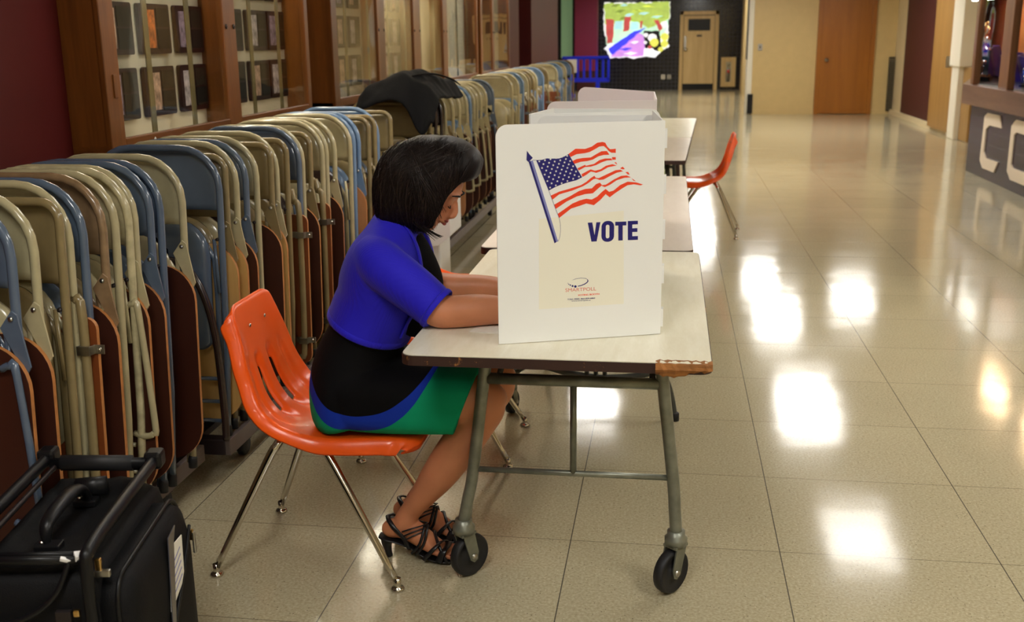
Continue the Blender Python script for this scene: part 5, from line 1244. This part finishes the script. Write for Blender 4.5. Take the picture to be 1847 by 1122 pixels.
# sandals
SD = M['sandal']
def sandal(F, k):
    s = bpy.data.objects.new('sandal', None); COL.objects.link(s); s.parent = wm
    b = MB(); rs = []
    prof = catmull([(-.806, .064, .018), (-.785, .060, .027), (-.75, .053, .027), (-.71, .036, .024), (-.675, .018, .031), (-.64, .0095, .041), (-.60, .0075, .041), (-.578, .0085, .030), (-.570, .009, .012)], 4)
    for p in prof:
        x, zt, hw = p; rs.append([V((x, F+hw*cos(2*pi*j/14), zt+.0055*sin(2*pi*j/14))) for j in range(14)])
    b.rings(rs, SD); b.build('sole', s)
    b = MB(); b.loft([((-.782, F, .062), .024, .024), ((-.786, F, .04), .015, .017), ((-.782, F, .015), .010, .012), ((-.780, F, .001), .010, .012)], SD, n=14); b.build('heel', s)
    def st(P, r=.0028, fl=1.8, nm='strap'):
        b = MB(); b.tube([(x, F+y, z) for x, y, z in P], r, SD, 8, smoothp=5, flat=fl, up=(1, 0, .2)); b.build(nm, s)
    for q in (-1, 1):
        b = MB(); b.tube([(-.712, F+q*.031, .040), (-.726, F+q*.035, .075), (-.752, F+q*.034, .104), (-.772, F+q*.018, .122), (-.780, F, .126)], .0028, SD, 8, smoothp=5, flat=2.4, up=(1, 0, 0)); b.build('heel_strap', s)
    for j in range(3):
        st([(-.730+j*.004, -.036, .096-j*.013), (-.700, -.036, .108-j*.012), (-.672, -.020, .112-j*.010), (-.664, .002, .110-j*.010), (-.672, .024, .100-j*.01), (-.70, .036, .098-j*.012)], .0020, 1.3)
    for j in range(2):
        st([(-.692-j*.012, -.036, .026+j*.004), (-.668-j*.012, -.040, .060), (-.660-j*.010, -.024, .098-j*.002), (-.662-j*.01, 0, .104), (-.668-j*.012, .034, .06), (-.692-j*.01, .034, .028)], .0022, 1.8)
    st([(-.668, -.042, .014), (-.640, -.042, .048), (-.622, -.020, .062), (-.615, .004, .056), (-.612, .034, .036), (-.612, .041, .012)], .0026, 2.4)
    st([(-.625, -.044, .010), (-.612, -.036, .040), (-.604, -.010, .046), (-.606, .02, .044), (-.620, .042, .012)], .0030, 3.4, 'toe_band')
    st([(-.690, .036, .022), (-.655, .030, .072), (-.640, .0, .068), (-.622, -.030, .048), (-.600, -.044, .012)], .0024, 2.0)
sandal(FY[-1], -1); sandal(FY[1], 1)

# hair
HCn = V((-.652, YC+.012, 1.085))
OUT = [(-.607, 1.215), (-.547, 1.205), (-.511, 1.176), (-.492, 1.142), (-.503, 1.104), (-.528, 1.078), (-.552, 1.058), (-.570, 1.032), (-.582, 1.004), (-.600, .982), (-.608, .958), (-.622, .951), (-.661, .950), (-.699, .950), (-.740, .957), (-.772, .978), (-.786, 1.03), (-.788, 1.069), (-.771, 1.129), (-.737, 1.174), (-.682, 1.206)]
pol = sorted(((atan2(z-HCn.z, x-HCn.x)) % (2*pi), sqrt((x-HCn.x)**2+(z-HCn.z)**2)) for x, z in OUT)
def RO(p):
    p %= 2*pi
    for i in range(len(pol)):
        a, ra = pol[i]; b_, rb = pol[(i+1) % len(pol)]
        if i == len(pol)-1: b_ += 2*pi
        pp = p if p >= a or i < len(pol)-1 else p+2*pi
        if i == len(pol)-1 and p < pol[0][0]: pp = p+2*pi
        if a <= pp <= b_: return ra+(rb-ra)*(pp-a)/(b_-a)
    return pol[0][1]
PW = 2.7; HW = .100
def hsurf(phi, s, off=0):
    k = max(0, 1-abs(s)**PW)**(1/PW); r = RO(phi)*k
    p = V((r*cos(phi), s*HW, r*sin(phi)))
    w = noise.noise(V((p.x*14, p.y*10, p.z*7)))*.009+noise.noise(V((p.x*40, p.y*30, p.z*12)))*.002
    n = V((p.x, p.y*1.3, p.z)).normalized()
    return HCn+p+n*(w+off)
b = MB(); NP, NS = 90, 40; vs = []; fs = []
for i in range(NP):
    for j in range(NS+1): vs.append(hsurf(2*pi*i/NP, -.999+1.998*j/NS, -.004))
for i in range(NP):
    ph = (2*pi*(i+.5)/NP); deg = ph*180/pi; deg = deg-360 if deg > 180 else deg
    for j in range(NS):
        s = -.999+1.998*(j+.5)/NS
        if -80 < deg < 4 and abs(s) < .76: continue
        if -120 < deg <= -80 and abs(s) < .5: continue
        i2 = (i+1) % NP; fs.append((i*(NS+1)+j, i2*(NS+1)+j, i2*(NS+1)+j+1, i*(NS+1)+j+1))
b.add(vs, fs, M['hair'], True); hair = b.build('hair', wm)
M['hair_l'] = mat('brown_hair_strand', rgb(38, 25, 20), .34, spec=.5)
rnd = random.Random(11)
def strands(side, n, name):
    b = MB()
    for _ in range(n):
        a0 = R(rnd.uniform(35, 165)); back = rnd.random()
        if back < .6: a1 = R(rnd.uniform(185, 262))
        else: a1 = R(rnd.uniform(262, 322))
        if back >= .6: a0 = R(rnd.uniform(25, 110))
        A = V((cos(a0), sin(a0)))*RO(a0)*rnd.uniform(.55, .985); B = V((cos(a1), sin(a1)))*RO(a1)*rnd.uniform(.78, 1.0)
        mid = (A+B)/2; pull = V((-.035, .012)) if back < .6 else V((.028, .0)); C = mid+pull*rnd.uniform(.6, 1.6)
        pts = []; T = 13; off0 = rnd.uniform(0, .0035)
        for t in range(T+1):
            t /= T; q = A*(1-t)**2+C*2*t*(1-t)+B*t*t
            ph = atan2(q.y, q.x); rho = min(.9995, q.length/max(RO(ph), 1e-4)); rho = min(rho, .80) if -1.40 < ph < .05 else rho; s = -(1-rho**PW)**(1/PW)*side
            pts.append(hsurf(ph, s, .0005+off0+.003*sin(t*4+a0*3)*.5))
        if rnd.random() < .12: pts.append(pts[-1]+V((rnd.uniform(-.004, .012), 0, -rnd.uniform(.004, .018))))
        r = rnd.uniform(.0007, .0015)
        b.tube(pts, [r*.5, r, r, r*.3], M['hair_l'] if rnd.random() < .22 else M['hair'], 4)
    o = b.build(name, hair, fixn=False); o['kind'] = 'stuff'; return o
strands(1, 950, 'hair_strands'); strands(-1, 350, 'hair_strands')
b = MB()
for k in range(10):
    x = rnd.uniform(-.012, .012); b.tube([HCn+V((-.02+x, -.085, -.07)), HCn+V((.0+x, -.085, -.10)), HCn+V((.03+x, -.075, -.125)), HCn+V((.052+x, -.07, -.140+x*.5))], [.0016, .0016, .0004], M['hair'], 4, smoothp=3)
b.build('face_framing_strands', hair, fixn=False)

# pen in the right hand
tip = V((rt.x+.012, rt.y+.012, TZ+.0025)); dpen = V((-.35, -.25, .9)).normalized()
b = MB(); b.tube([tip, tip+dpen*.012, tip+dpen*.02, tip+dpen*.135], [.0006, .003, .004, .004], M['ink_blue'], 10); pen = b.build('pen')
tag(pen, 'slim pen held in the woman\'s right hand', 'pen')
